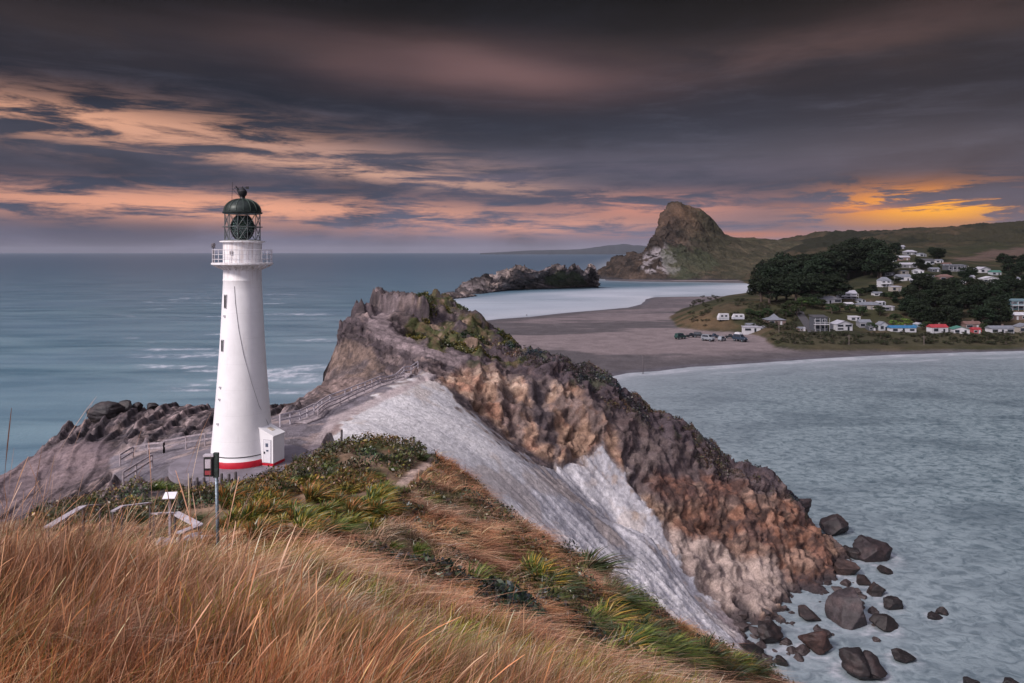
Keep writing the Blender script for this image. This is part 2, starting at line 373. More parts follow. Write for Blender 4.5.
# lines of water-cut rills running down the clay
down = (GX * 0.88 - GY * 0.15)
across = (GX * 0.35 + GY * 0.95)
rill = fbm(across * .9 + 1.5 * fbm(GX * .08, GY * .08, 0, 3, 51), down * .10, 0, 5, 52, .6, True)
dz += white * (rill * 0.75 * sstep(GX, -5, 8) + fb * .14 * sstep(GX, 0, 10) + fine * 0.07 + cr * .25 * sstep(GX, -2, 8))
cr2 = fbm(GX * .55, GY * .55, Z * .55, 5, 23, 0.6, True)
brown_s = pm([(440,376),(455,368),(480,345),(520,335),(600,350),(860,520),(870,620),(760,640),(735,622),(690,578),(655,520),(620,470),(603,438),(588,452),(560,466),(505,436),(462,398)], 94, 140, 9, 1, 4)
brown_r = sstep(brown_s, .25, .95)
ramp_ = pm([(366,322),(384,311),(402,309),(388,322),(398,334),(432,346),(482,359),(470,367),(430,360),(395,350),(374,340)], 100, 128, 3, 3, 61)
hollow = pm([(328,346),(346,340),(372,350),(384,366),(372,378),(330,380)], 100, 116, 3, 2, 62)
domer = pm([(284,406),(292,394),(312,384),(345,379),(376,378),(372,390),(340,400),(312,410)], 90, 106, 3, 2, 63)
shelfk = sstep(-GX, 22, 28) * sstep(102 - GY, 0, 4)
calm = (1 - .80 * np.clip(ramp_ + hollow + domer, 0, 1)) * (1 - .50 * shelfk)
ledge = ledge * (1 + .8 * shelfk)
gul = fbm(GX * .26 + 1.1 * fbm(GX * .12, Z * .15, 0, 4, 45), Z * .08 + GX * .04, GY * .06, 5, 46, .6, True); gul = gul - gul.mean()
lowshelf0 = pm([(-60,520),(-60,470),(20,452),(60,445),(120,436),(125,455),(90,490),(20,520)], 50, 84, 6, 10, 9)
def crack(e, w): return -np.exp(-(e / w) ** 2)
dn += tanfoot * (1 - brown_r) * (rill * 0.3 + fb * .4 + fd * .2)
dz += brown_r * (a1 * .9 + cr * .35)
dn += brown_r * (gul * 1.15 + cr * .70 + cr2 * .38 + fa * .75 + fb * .26 + fd * .08 + crack(fae, .05) * .25 + fine * 0.14)
dn += rocky * (1 - terrace) * (ledge * .95 + ledge2 * .42 + cr * 0.2 + cr2 * .12 + fa * .9 + fb * .24 + fd * .06 + crack(fae, .06) * .4 + crack(fbe, .08) * .1 + fine * 0.07) * (1 - .7 * lowshelf0) * calm
dz += rocky * (1 - terrace) * strat * .3
dz += rocky * terrace * (fine * 0.05)
dz += scrubhill * (fbm(GX * .8, GY * .8, Z * .8, 4, 61) * 0.55)
near_lh = np.exp(-(((GX + 21.5) ** 2 + (GY - 59) ** 2) / 25.0))
lowshelf = pm([(-60,520),(-60,470),(20,452),(60,445),(120,436),(125,455),(90,490),(20,520)], 50, 84, 6, 10, 9)
dz *= (1 - 0.70 * lowshelf)
dz -= 1.9 * np.exp(-(((GX - 1.5) / 6) ** 2 + ((GY - 121) / 15) ** 2))
dz *= (1 - 0.85 * near_lh)
Zc = cut(GX, GY, Z + dz)
Zc = mesa(GX, GY, Zc, CRAG1, 41.0 + 0.3 * strat2 + (GX + 20) * -0.12)
Zc = mesa(GX, GY, Zc, CRAG2, 39.9 + 0.3 * strat2)
# sideways jitter for rock faces so they do not read as a height map
jx = (fbm(GX * .35, Z * .5, GY * .35, 4, 71) * 0.9 + strat2 * .25) * (brown_r + rocky * (1 - terrace) * (1 - near_lh))
jy = (fbm(GX * .35, Z * .5, GY * .35, 4, 72) * 0.9 + strat * .5) * (brown + rocky * (1 - terrace) * (1 - near_lh))
edge_k = sstep(GY, 54, 58)
und = np.exp(-((GX + 27.5) ** 2 / 14 + (GY - 108) ** 2 / 30)) * np.exp(-((Zc - 33.4) / 1.7) ** 2)
jx = jx + 2.6 * und; jy = jy + 1.6 * und
gx_ = np.zeros_like(Z); gy_ = np.zeros_like(Z); ii = GY > 50
gx_[ii] = (HQ(GX[ii] + 1.2, GY[ii]) - HQ(GX[ii] - 1.2, GY[ii])) / 2.4; gy_[ii] = (HQ(GX[ii], GY[ii] + 1.2) - HQ(GX[ii], GY[ii] - 1.2)) / 2.4
nl = np.sqrt(gx_ ** 2 + gy_ ** 2 + 1); dn = dn * (1 - 0.85 * near_lh) * (Zc > -4.5)
jx = jx * .45 * calm; jy = jy * .45 * calm
VX, VY = GX + (jx - gx_ / nl * dn) * edge_k, GY + (jy - gy_ / nl * dn) * edge_k; Zc = Zc + dn / nl * edge_k
# ---- colour (albedo)
def C(r, g, b): return np.array([r, g, b])[None, None] * np.ones((*GX.shape, 1))
def L(a, b, k): return a + (b - a) * k[..., None]
n_lo = fbm(GX * .12, GY * .12, Z * .12, 5, 81); n_md = fbm(GX * .45, GY * .45, Z * .45, 5, 82); n_hi = fbm(GX * 1.6, GY * 1.6, Z * 1.6, 4, 83)
c = C(.085, .066, .072)                                                    # reef rock
c = L(c, C(.19, .145, .14), sstep(n_md + .5 * strat, 0.0, .5))
c = L(c, C(.23, .17, .155), sstep(strat2 - .5 * n_hi, .2, .6) * .6)
c = L(c, C(.04, .034, .038), sstep(bf_ + .25 * n_hi, .80, .95) * .8)
c = L(c, C(.055, .045, .05), sstep(bf2 + .35 * n_hi, .80, 1.0) * .6)
c = L(c, C(.045, .038, .042), sstep(strat2 + .6 * n_hi, .25, .6) * .75)
c = L(c, C(.26, .19, .17), sstep(n_lo, .12, .4) * .5)
c = L(c, C(.24, .19, .195), ramp_ * .8); c = L(c, L(C(.19, .135, .11), C(.10, .08, .08), sstep(n_md, -.1, .3)), hollow * .85); c = L(c, L(C(.13, .105, .105), C(.22, .16, .145), sstep(n_lo + n_hi * .3, -.05, .3)), domer * .8)
c = L(c, C(.050, .043, .050), shelfk * (1 - lowshelf) * sstep(n_md + .6 * strat2, -.3, .2) * .85)
c = L(c, C(.25, .195, .19), shelfk * (1 - lowshelf) * sstep(fb + .4 * n_hi, .25, .45) * .6)
c = L(c, C(.045, .038, .045), shelfk * lowshelf * sstep(fb + .6 * n_md, .22, .4) * .7)
c = c * (1 + shelfk * .45 * fd)[..., None]
c = c * (1 + .35 * fb + .3 * fd + .3 * ledge2)[..., None]
c = L(c, C(.03, .026, .03), np.exp(-(fbe / .07) ** 2) * .5)
lowshelf = pm([(-60,520),(-60,470),(40,450),(100,440),(120,455),(60,490),(20,510)], 52, 90, 6, 10, 9)
c = L(c, L(C(.225, .17, .175), C(.15, .115, .125), sstep(n_md, -.1, .3)), lowshelf * .85)
c = L(c, C(.06, .05, .055), lowshelf * sstep(cr, .45, .75) * .8)
tcl = L(C(.18, .16, .18), C(.34, .27, .26), sstep(n_md, 0, .35))
tcl = L(tcl, C(.14, .13, .15), sstep(n_lo, 0.05, .3) * .8)
c = L(c, tcl, terrace * .9)
tcl = L(tcl, C(.42, .36, .35), pm([(134,430),(140,423),(168,423),(170,429)], 54, 102, 1.5, 1, 26))
tcl = L(tcl, C(.36, .24, .18), pm([(345,440),(350,415),(362,408),(378,425),(372,446)], 54, 102, 3, 4, 27) * .8)
tcl = L(tcl, C(.10, .09, .10), sstep(fbm(GX * .9, GY * .35, 0, 4, 93), .2, .4) * .6)
c = L(c, tcl, terrace * .9)
path = pm([(430,371),(418,378),(330,418),(306,452),(296,470),(304,470),(318,450),(336,424),(372,408),(436,376)], 55, 104, 2, 1.5, 12)
bare = pm([(325,440),(335,425),(372,412),(352,436),(365,452),(430,452),(400,470)], 52, 80, 5, 8, 13)
c = L(c, C(.34, .25, .23), bare * .7)
bf = C(.24, .155, .11)                                                      # bluff
bf = L(bf, C(.36, .26, .20), sstep(n_lo + .4 * n_hi, 0, .35))
bf = L(bf, C(.22, .11, .075), sstep(n_md, .05, .4) * .7)
bf = L(bf, C(.10, .08, .08), sstep(fbm(GX * .3, GY * .3, Z * .12, 5, 86), .08, .3) * .75)
bf = L(bf, C(.13, .075, .055), sstep(-n_hi - .3 * n_md, .15, .5) * .7)
bf = bf * 1.36 * (1 + .25 * fb + .3 * fd + .2 * fa + .35 * np.clip(gul, -1, 1))[..., None]
bf = L(bf, C(.06, .045, .042), np.exp(-(fbe / .06) ** 2) * .15)
bf = L(bf, C(.065, .052, .055), np.exp(-(fae / .04) ** 2) * .35)
wc_speck = sstep(fbm(GX * 2.2, GY * 2.2, Z * 2.2, 3, 99), .30, .5)
crest = pm([(440,360),(500,330),(560,340),(880,500),(870,560),(800,505),(740,478),(690,448),(650,428),(600,400),(560,380),(500,366)], 100, 145, 8, 16, 14, .18)
drk = pm([(520,360),(552,372),(545,400),(560,430),(556,452),(535,440),(530,410)], 95, 120, 3, 8, 15)
drk = np.maximum(drk, pm([(570,366),(640,392),(700,436),(760,470),(790,500),(740,505),(700,505),(660,508),(636,482),(606,430),(585,400)], 95, 125, 5, 18, 16, .15))
drk = np.maximum(drk, pm([(450,385),(462,396),(505,434),(540,464),(570,500),(560,500),(520,470),(480,430)], 90, 112, 3, 3, 17) * .8)
scr = L(C(.075, .058, .066), C(.12, .085, .085), sstep(n_hi, 0, .5))
scr = L(scr, C(.05, .062, .03), sstep(n_md, .22, .4) * .6)
bf = L(bf, C(.085, .07, .078), np.clip(drk, 0, 1) * .85)
redlow = pm([(650,470),(720,480),(800,510),(840,560),(830,600),(780,600),(720,560),(690,540),(660,505)], 95, 120, 6, 16, 18)
bf = L(bf, L(C(.25, .115, .075), C(.10, .05, .042), sstep(-n_md, 0, .3)), redlow * .7)
bf = L(bf, C(.33, .22, .17), redlow * sstep(fbm(GX * .25, GY * .25, Z * .3, 5, 87), .1, .35) * .7)
bf = L(bf, C(.05, .036, .036), redlow * sstep(fbm(GX * .5, GY * .5, Z * .8, 5, 88, .6, True), .25, .5) * .7)
bf = L(bf, scr, crest)
bf = L(bf, L(C(.42, .33, .29), C(.27, .21, .19), sstep(n_md, 0, .4)), tanfoot)
toe = sstep(1.6 - Zc + n_md, 0, 1) * (GX > 24)
bf = L(bf, C(.05, .04, .045), toe * .8)
c = L(c, bf, np.clip(brown + tanfoot, 0, 1))
smooth_ = sstep(GX, -4, 6)
wc = L(C(.62, .605, .615), C(.70, .68, .685), sstep(n_md + n_hi * .5, -.3, .4))
wc = L(wc, L(C(.56, .545, .57), C(.74, .715, .73), sstep(rill, -.2, .5)), smooth_)
wc = L(wc, C(.30, .295, .335), sstep(fbm(across * .5, down * .06, 0, 4, 91), .02, .3) * (.25 + .25 * smooth_))
wc = L(wc, C(.66, .64, .66), pm([(455,395),(475,398),(520,450),(600,520),(680,590),(730,640),(700,645),(640,590),(560,520),(500,460)], 70, 112, 5, 9, 19) * sstep(n_md, -.3, .3) * .8)
crk = fbm(across * 1.5 + 1.2 * fbm(GX * .15, GY * .15, 0, 3, 98), down * .10, 0, 5, 95, .6, True)
wc = L(wc, C(.20, .19, .225), sstep(crk, .42, .60) * .5 * (.05 + .95 * smooth_))
wc = L(wc, C(.62, .60, .62), sstep(n_hi, .1, .5) * .35)
wc = L(wc, C(.20, .195, .225), pm([(452,388),(462,393),(478,408),(505,434),(545,462),(600,510),(640,560),(630,566),(585,520),(535,475),(495,440),(465,408)], 70, 112, 2.5, 5, 96) * .75)
wc = L(wc, C(.46, .35, .28), np.clip(1 - np.abs(white - .45) * 2.4, 0, 1) * .8)
wc = wc * (1 + (.07 * fd + .10 * fb) * (.35 + .65 * smooth_))[..., None]
wc = L(wc, C(.25, .24, .27), np.exp(-(fde / .05) ** 2) * .12 * smooth_)
wc = L(wc, C(.42, .30, .22), sstep(fbm(GX * .7, GY * .7, Z * .7, 4, 97), .15, .4) * sstep(sdist(PXg, PYg, [(560,420),(640,430),(720,560),(760,620),(700,620),(640,540),(590,480)]) / 14, -.5, 1) * .6)
wc = L(wc, C(.34, .31, .31), wc_speck * .28)
wc = L(wc, C(.44, .34, .27), sstep(n_lo + .5 * n_md, .12, .35) * .4)
toew = sstep(3.0 - Zc, 0, 2.2)
wc = L(wc, C(.24, .19, .20), toew * .8)
c = L(c, wc, white)
c = L(c, C(.43, .36, .36), path * .85)
gr = L(C(.15, .10, .065), C(.25, .17, .12), sstep(n_md, -.1, .4))
gr = L(gr, C(.060, .075, .026), sstep(n_lo + .3 * n_hi, -.02, .25) * .85)
track = pm([(432,452),(420,462),(404,478),(392,490),(384,500),(392,502),(404,492),(418,476),(434,462)], 30, 56, 2, 2, 25, .6)
gr = L(gr, C(.42, .31, .26), track)
c = L(c, gr, grassy)
sh = L(C(.055, .062, .024), C(.12, .085, .05), sstep(n_hi, -.2, .4))
sh = L(sh, C(.26, .18, .14), sstep(n_md, .22, .35) * .8)
c = L(c, sh, scrubhill * sstep(n_lo + n_md * .5 + .12, -.05, .15))
wet = sstep(1.0 - Zc, 0, 1.0); c = L(c, C(.04, .035, .038), wet * .8)
VZ = Zc
HV = np.stack([VX, VY, VZ], -1).reshape(-1, 3); HC = np.clip(c, 0, 1).reshape(-1, 3)
nr_, nc_ = GX.shape
def fc(a): return (a[:-1, :-1] + a[1:, 1:] + a[1:, :-1] + a[:-1, 1:]) / 4
right_ = sstep(GX, -11, -8) * sstep(115 - GY, 0, 3)
reg = np.argmax(np.stack([fc(grassy) + .001, fc(white), fc(np.clip(brown + tanfoot + .5 * right_ * (1 - white) * (1 - grassy), 0, 1)), fc(rocky)]), 0)
alive = (VZ[:-1, :-1] > -4.9) | (VZ[1:, 1:] > -4.9)
MG = ground_mat('hill_ground', 0.95, 1.2, 7, .30, .5, .2)
MW = ground_mat('clay_face', 0.95, 1.6, 9, .26, 1.0, .22, .1)
MB_ = ground_mat('bluff_rock', 0.9, 0.8, 4, .32, .9, .5)
MR_ = ground_mat('reef_rock', 0.85, 0.7, 4.5, .30, .9, .4)
for i, (nm, mt) in enumerate((('grassy_hillside', MG), ('clay_slope', MW), ('rock_bluff', MB_), ('rock_headland', MR_))):
    q = grid_faces(nr_, nc_, (reg == i) & alive)
    structure(sub_mesh(nm, HV, q, mt, HC))
# interpolators on the fan grid
def _gi(x, y):
    r = np.interp(y, yr, np.arange(len(yr))); t = x / (np.maximum(y, 0) + 12 + 1.2 * np.maximum(-y, 0))
    cc = np.interp(t, tc_, np.arange(NC)); return r, cc
def hl(x, y, A=None):
    A = VZ if A is None else A
    r, cc = _gi(np.asarray(x, float), np.asarray(y, float)); r0 = np.clip(r.astype(int), 0, nr_ - 2); c0 = np.clip(cc.astype(int), 0, NC - 2)
    u, v = r - r0, cc - c0
    return (A[r0, c0] * (1 - u) * (1 - v) + A[r0 + 1, c0] * u * (1 - v) + A[r0, c0 + 1] * (1 - u) * v + A[r0 + 1, c0 + 1] * u * v)

# ================================================================== COAST (beach, dunes, township, hills), one sheet
SHORE = [sea_pt(*q) for q in ((1500,347),(1200,349),(1100,350),(1024,351),(960,352.5),(900,354.5),(850,357),(800,360),(760,362.5),(720,365),(690,367),(660,371.5),(630,373.5),(610,377),(575,386),(540,410))] + \
        [(-2, 185), (-22, 215), (-30, 300), (-30, 420)] + [sea_pt(*q) for q in ((470,322),(500,319),(530,317),(560,313.5),(600,310),(628,307.5),(641,304),(646,299.5),(655,297.2),(690,296.6),(725,296.2),(748,293),(756,289),(757,285),(750,283.3),(700,282.3),(640,281.6),(606,280.6))] + \
        [(190, 1500), (340, 2600), (900, 6000), (6000, 6000), (6000, 300)]
DUNE = [sea_pt(*q) for q in ((668,318,1.5),(674,312,1.5),(690,307,1.5),(715,300,1.5),(740,295,1.5),(756,290,1.5),(758,286,1.5))] + [(700, 3000), (5000, 3000), (5000, 200)] + \
       [sea_pt(*q) for q in ((1500,345,1.5),(1024,346.5,1.5),(950,348,1.5),(900,349,1.5),(850,350,1.5),(800,350,1.5),(775,347,1.5),(765,341,1.5),(756,336,1.5),(735,332.5,1.5),(700,331,1.5),(676,328,1.5))]
LP = []
def lp(*a): LP.extend(P(*q) for q in a)
lp((700,318,420),(740,312,440),(700,305,520),(740,300,560),(760,322,425),(800,327,410),(850,328,408),(900,330,405),(950,331,402),(1010,331,402),(1100,331,402),(1300,331,402),
   (790,305,470),(820,303,480),(850,299,490),(880,308,465),(890,290,540),(900,281,590),(910,268,650),(905,256,730),(925,264,690),(950,272,640),(990,282,580),(985,294,520),(1015,299,505),(1020,318,440),(1000,300,490),
   (770,296,600),(800,285,700),(840,270,800),(870,262,830),(760,291,760),(960,262,750),(1010,268,700),(1024,258,850),(1100,280,640),(1200,300,520),(1300,320,480),
   (900,247,1000),(880,249,950),(940,249,1000),(1000,250,950),(1100,244,1000),(1200,236,1100),
   (760,281,1160),(800,275,1150),(720,279,1250),(740,250,1500),(780,255,1400),(820,250,1400),(860,246,1350),(920,241,1350),(980,242,1300),(1024,240,1300),(700,262,1450),
   (735,238,1700),(760,240.5,1750),(800,238.5,1750),(830,235.5,1700),(860,233.5,1650),(900,232.5,1650),(940,230.5,1600),(980,228,1600),(1024,225,1600),(1100,219,1700),(1250,212,1800),(1500,205,1800))
LP += [(300, 3500, 60), (1500, 3500, 80), (3000, 3500, 60), (3500, 1500, 80), (1200, 250, 8), (600, 330, 6), (400, 330, 6), (650, 2400, 60), (1500, 2400, 90), (2200, 900, 70)]
LQ = MQ(LP, c=0.25, scale=0.01)
yl = np.concatenate([np.linspace(175, 380, 90)[:-1], np.geomspace(380, 1150, 240)[:-1], np.geomspace(1150, 1900, 150)[:-1], np.geomspace(1900, 6000, 25)])
tl = np.concatenate([np.linspace(-0.16, 0.74, 620)[:-1], np.linspace(0.74, 1.5, 120)])
LY = np.repeat(yl[:, None], len(tl), 1); LX = LY * tl[None]
sd_shore = sdist(LX, LY, SHORE) + 2.0 * fbm(LX * .02, LY * .02, 0, 4, 101)
sd_dune = sdist(LX, LY, DUNE) + 5.0 * fbm(LX * .03, LY * .03, 0, 4, 102)
sand = np.where(sd_shore > 0, np.minimum(sd_shore * .035, 1.0 + .002 * np.minimum(sd_shore, 200)), np.maximum(sd_shore * .05, -6)) + .10 * fbm(LX * .04, LY * .04, 0, 3, 103) * sstep(sd_shore, 0, 15)
lh_ = LQ(LX, LY)
far = sstep(LY, 900, 1300)
bump_ = fbm(LX * .012, LY * .012, 0, 6, 105, .5) * (2.0 + 12 * far) + fbm(LX * .05, LY * .05, 0, 4, 106, .5, True) * (0.9 + 4 * far)
rise = np.minimum(sd_dune * .38, np.maximum(lh_ + bump_ * sstep(sd_dune, 0, 40), 2.0) - 1.2)
LZ = np.where(sd_dune > 0, sand + np.maximum(rise, 0), sand)
cl = lambda r, g, b: np.array([r, g, b])[None, None] * np.ones((*LX.shape, 1))
m1 = fbm(LX * .01, LY * .03, 0, 5, 111); m2 = fbm(LX * .05, LY * .09, 0, 5, 112); m3 = fbm(LX * .006, LY * .006, 0, 4, 113)
k = L(cl(.085, .076, .082), cl(.185, .152, .156), sstep(m1 + .35 * m2 + .1, .02, .35) * sstep(sd_shore, 10, 35))
lpx, lpy = proj(LX, LY, LZ)
dry = sstep(sdist(lpx, lpy, [(758,292),(700,300),(665,318),(600,326),(520,322),(560,316),(640,312),(690,300)]) / 6 + 1.5 * m1, -.5, .5) * (LY > 300)
k = L(k, cl(.17, .14, .147), dry * sstep(m1 + .6 * m2, -.35, .25) * .8)
dk = sstep(sdist(lpx, lpy, [(560,316),(640,309),(650,298),(745,295),(700,305),(660,314),(600,318)]) / 5 + m2, -.5, .5)
k = L(k, cl(.11, .095, .105), dk * .7 * (1 - dry * .3))
k = L(k, cl(.09, .085, .10), sstep(8 - sd_shore, 0, 6))
g = L(cl(.060, .060, .028), cl(.11, .082, .05), sstep(m2 + m1 * .5, -.1, .4))
g = L(g, cl(.035, .042, .02), sstep(m3, -.1, .25) * .7)
g = L(g, cl(.03, .034, .018), sstep(fbm(LX * .035, LY * .035, 0, 5, 118), .05, .25) * .7)
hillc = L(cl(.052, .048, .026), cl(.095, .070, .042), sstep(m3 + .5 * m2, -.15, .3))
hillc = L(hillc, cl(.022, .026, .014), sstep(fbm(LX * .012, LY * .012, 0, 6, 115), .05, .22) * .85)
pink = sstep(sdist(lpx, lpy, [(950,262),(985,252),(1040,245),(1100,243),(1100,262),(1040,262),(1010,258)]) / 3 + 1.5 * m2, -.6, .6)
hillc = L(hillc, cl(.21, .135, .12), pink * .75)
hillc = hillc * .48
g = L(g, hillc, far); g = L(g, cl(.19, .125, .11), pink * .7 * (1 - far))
tanp = sstep(sdist(lpx, lpy, [(672,322),(700,312),(730,318),(745,328),(700,330)]) / 5 + m2, -.5, .8)
g = L(g, cl(.20, .13, .075), tanp * .7)
bank = sstep(sdist(lpx, lpy, [(760,336),(800,334),(1100,334),(1100,346),(900,348),(790,348)]) / 4 + m2, -.5, .8)
g = L(g, cl(.085, .078, .045), bank * .8)
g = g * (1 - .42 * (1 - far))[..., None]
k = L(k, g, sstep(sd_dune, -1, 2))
MC = ground_mat('coast_ground', 0.95, .12, .9, .22, .4, .8)
LV = np.stack([LX, LY, LZ], -1).reshape(-1, 3); LC = np.clip(k, 0, 1).reshape(-1, 3)
al = (fc(LZ) > -5.5)
isl = fc(sd_dune) > 0
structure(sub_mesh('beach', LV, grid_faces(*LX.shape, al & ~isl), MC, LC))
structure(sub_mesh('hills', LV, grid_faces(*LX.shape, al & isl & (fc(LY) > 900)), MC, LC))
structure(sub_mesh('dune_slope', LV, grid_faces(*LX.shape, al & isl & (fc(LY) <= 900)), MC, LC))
def ll(x, y, A=None):
    A = LZ if A is None else A
    r = np.interp(y, yl, np.arange(len(yl))); cc = np.interp(x / np.maximum(y, 1), tl, np.arange(len(tl)))
    r0 = np.clip(r.astype(int), 0, len(yl) - 2); c0 = np.clip(cc.astype(int), 0, len(tl) - 2); u, v = r - r0, cc - c0
    return (A[r0, c0] * (1 - u) * (1 - v) + A[r0 + 1, c0] * u * (1 - v) + A[r0, c0 + 1] * (1 - u) * v + A[r0 + 1, c0 + 1] * u * v)
def ray_land(px, py, y0=290, y1=1900):
    """where a sight line meets the coast sheet"""
    Y = np.arange(y0, y1, 1.0); X = (px - 512) / F * Y; z = H - (py - HZ) / F * Y
    hit = np.nonzero(ll(X, Y) >= z)[0]
    i = hit[0] if len(hit) else len(Y) - 1
    return X[i], Y[i], float(ll(X[i], Y[i]))
def ray_head(px, py, y0=3, y1=130):
    Y = np.arange(y0, y1, 0.05); X = (px - 512) / F * Y; z = H - (py - HZ) / F * Y
    hit = np.nonzero(hl(X, Y) >= z)[0]
    i = hit[0] if len(hit) else len(Y) - 1
    return X[i], Y[i], float(hl(X[i], Y[i]))

# ================================================================== far rocks: lofted solids
def catmull(p, n):
    p = np.asarray(p, float); d = np.r_[0, np.cumsum(np.maximum(np.linalg.norm(np.diff(p, axis=0), axis=1), 1e-6) ** .5)]
    t = np.linspace(0, d[-1], n); out = np.zeros((n, p.shape[1]))
    m = np.gradient(p, d, axis=0) if len(p) > 2 else np.repeat([(p[1] - p[0]) / (d[1] - d[0])], 2, 0)
    i = np.clip(np.searchsorted(d, t, side='right') - 1, 0, len(p) - 2); h = (d[i + 1] - d[i])[:, None]; u = ((t - d[i])[:, None] / h)
    return ((2*u**3 - 3*u**2 + 1) * p[i] + (u**3 - 2*u**2 + u) * h * m[i] + (-2*u**3 + 3*u**2) * p[i+1] + (u**3 - u**2) * h * m[i+1])
def loft(curves, nu, nv):
    rows = np.stack([catmull(cv, nu) for cv in curves])          # (k,nu,3)
    return np.stack([catmull(rows[:, j], nv) for j in range(nu)], 1)   # (nv,nu,3)
def normals(G):
    n = np.cross(np.gradient(G, axis=1), np.gradient(G, axis=0)); return n / np.maximum(np.linalg.norm(n, axis=2, keepdims=True), 1e-9)
BL = [(820,511,852,538,'oval dark boulder alone in the lagoon nearest the orange bluff',(.045,.033,.036),0,0),
 (862,538,901,564,'tilted angular slab of rock standing farthest out in the lagoon',(.05,.036,.04),0,-.18),
 (850,549,865,562,'small rounded dark boulder just left of the tilted slab',(.035,.028,.03),0,0),
 (877,566,894,576,'low flat wedge of rock just below the tilted slab',(.04,.03,.03),0,.1),
 (836,590,876,630,'largest pale topped boulder at the tip of the orange bluff',(.085,.068,.075),0,0),
 (873,612,903,633,'dark round boulder touching the right side of the pale topped one',(.04,.03,.03),0,0),
 (838,557,864,578,'brown boulder against the point of the bluff',(.08,.05,.045),0,.1),
 (844,648,889,684,'big two lobed dark boulder near the bottom edge',(.04,.03,.033),1,0),
 (894,654,921,667,'long low dark rock just right of the two lobed boulder',(.03,.024,.026),0,.15),
 (805,629,836,656,'reddish brown boulder below the pale topped one',(.085,.045,.04),0,0),
 (757,622,786,648,'dark boulder at the foot of the white clay slope',(.045,.034,.036),0,0),
 (738,646,768,663,'low dark rock beside the flax at the bottom of the clay',(.03,.025,.026),0,0),
 (777,657,790,668,'small round dark rock in milky shallows near the bottom',(.03,.024,.026),0,0),
 (870,584,888,598,'small dark rock just above the round boulder at the bluff tip',(.04,.03,.03),0,0),
 (928,613,944,621,'low left one of the two small rocks far out in the lagoon',(.03,.024,.026),0,0),
 (938,608,950,617,'upper right one of the two small rocks far out in the lagoon',(.03,.024,.026),0,0),
 (967,677,981,692,'small dark rock cut by the bottom edge, right of the lobed boulder',(.03,.024,.026),0,0),
 (1006,679,1028,693,'dark rock cut off by the bottom right corner',(.03,.024,.026),0,0),
 (815,535,835,548,'small dark rock against the bluff below the oval boulder',(.035,.028,.03),0,0),
 (842,547,852,552,'tiny flat rock awash beside the bluff point',(.03,.024,.026),0,0),
 (858,575,872,588,'dark rock wedged between the brown boulder and the bluff tip',(.05,.035,.035),0,0),
 (885,596,904,612,'jumbled dark rock above the round boulder at the bluff tip',(.035,.027,.03),0,0),
 (800,608,822,624,'dark rock on the rubble at the toe of the orange bluff',(.05,.035,.035),0,0)]
# ---- Castle-like rock
sil = [P(*q) for q in ((586,281,1420),(599,278,1420),(603,272,1425),(609,264,1430),(617,261,1430),(626,259,1440),(636,256,1440),(648,253,1450),(653,246,1460),(655.5,236,1465),(657.5,228,1465),(661,217,1470),(665,210.5,1470),(670,204.5,1475),(680,205.5,1480),(692,207.5,1490),(700,209,1490),(708,216,1500),(714,225,1500),(720,232,1510),(728,236.5,1530),(742,238.5,1560),(765,241,1600),(800,244,1600),(840,250,1500))]
foot = [P(*q)[:2] + (-3.0,) for q in ((588,283,1330),(600,283,1290),(612,283,1260),(640,283,1235),(670,283,1215),(700,283,1205),(730,283,1200),(760,283,1200),(790,283,1180),(840,283,1100))]
m1c = [P(*q) for q in ((588,280,1370),(602,272,1360),(620,262,1340),(645,254,1340),(656,232,1390),(664,220,1410),(680,218,1420),(697,222,1420),(710,236,1420),(730,243,1440),(765,248,1480),(800,250,1480),(840,256,1300))]
m2c = [P(*q) for q in ((589,281,1350),(604,275,1320),(625,269,1290),(648,263,1290),(665,252,1320),(684,250,1330),(705,256,1330),(730,260,1340),(765,262,1340),(800,262,1320),(840,270,1200))]
back = [(x * 1.06, y + 160, -3.0) for x, y, z in sil]
G = loft([back, sil, m1c, m2c, foot], 420, 260)
N = normals(G); x_, y_, z_ = G[..., 0], G[..., 1], G[..., 2]
rk = fbm(x_ * .018, y_ * .018, z_ * .03, 6, 201, .6, True) * 10 + fbm(x_ * .08, y_ * .08, z_ * .08, 4, 202) * 4
fw, fwe = facet(x_ * .03, y_ * .03, (z_ + .15 * x_) * .05, 730, 1.6); fw2, fwe2 = facet(x_ * .09, y_ * .09, z_ * .14, 735, 1.6); rk = rk * .6 + fw * 4 + fw2 * 2 - 2.5 - np.exp(-(fwe / .06) ** 2) * 2
st = vn(x_ * .01, y_ * .01, (z_ + .15 * x_) * .10 + fbm(x_ * .02, y_ * .02, 0, 3, 204), 203) * 6
mild = sstep(x_, 300, 380)
G2 = G + N * ((rk + st) * (1 - .55 * mild))[..., None] * np.sin(np.linspace(0, pi, 260) ** 1.0)[:, None, None] ** .35
C = lambda r, g, b: np.array([r, g, b])[None, None] * np.ones((*x_.shape, 1))
q1 = fbm(x_ * .02, y_ * .02, z_ * .02, 5, 206); q2 = fbm(x_ * .07, y_ * .07, z_ * .07, 5, 207)
c = L(C(.075, .056, .046), C(.13, .09, .068), sstep(q1, -.1, .4))
c = L(c, C(.032, .028, .026), sstep(q2 + .5 * q1, .0, .35) * .85)
c = c * .55 * (1 + .4 * fw + .4 * fw2)[..., None]
c = L(c, C(.05, .05, .026), mild * .55)
c = L(c, C(.12, .07, .045), sstep(z_, 70, 130) * sstep(q1, -.2, .3) * .6)
cpx, cpy = proj(x_, y_, z_)
pale = sstep(sdist(cpx, cpy, [(640,262),(652,252),(664,248),(672,256),(680,266),(676,274),(660,272),(645,274)]) / 3 + 1.6 * q2, -.5, .7) * (y_ < 1420)
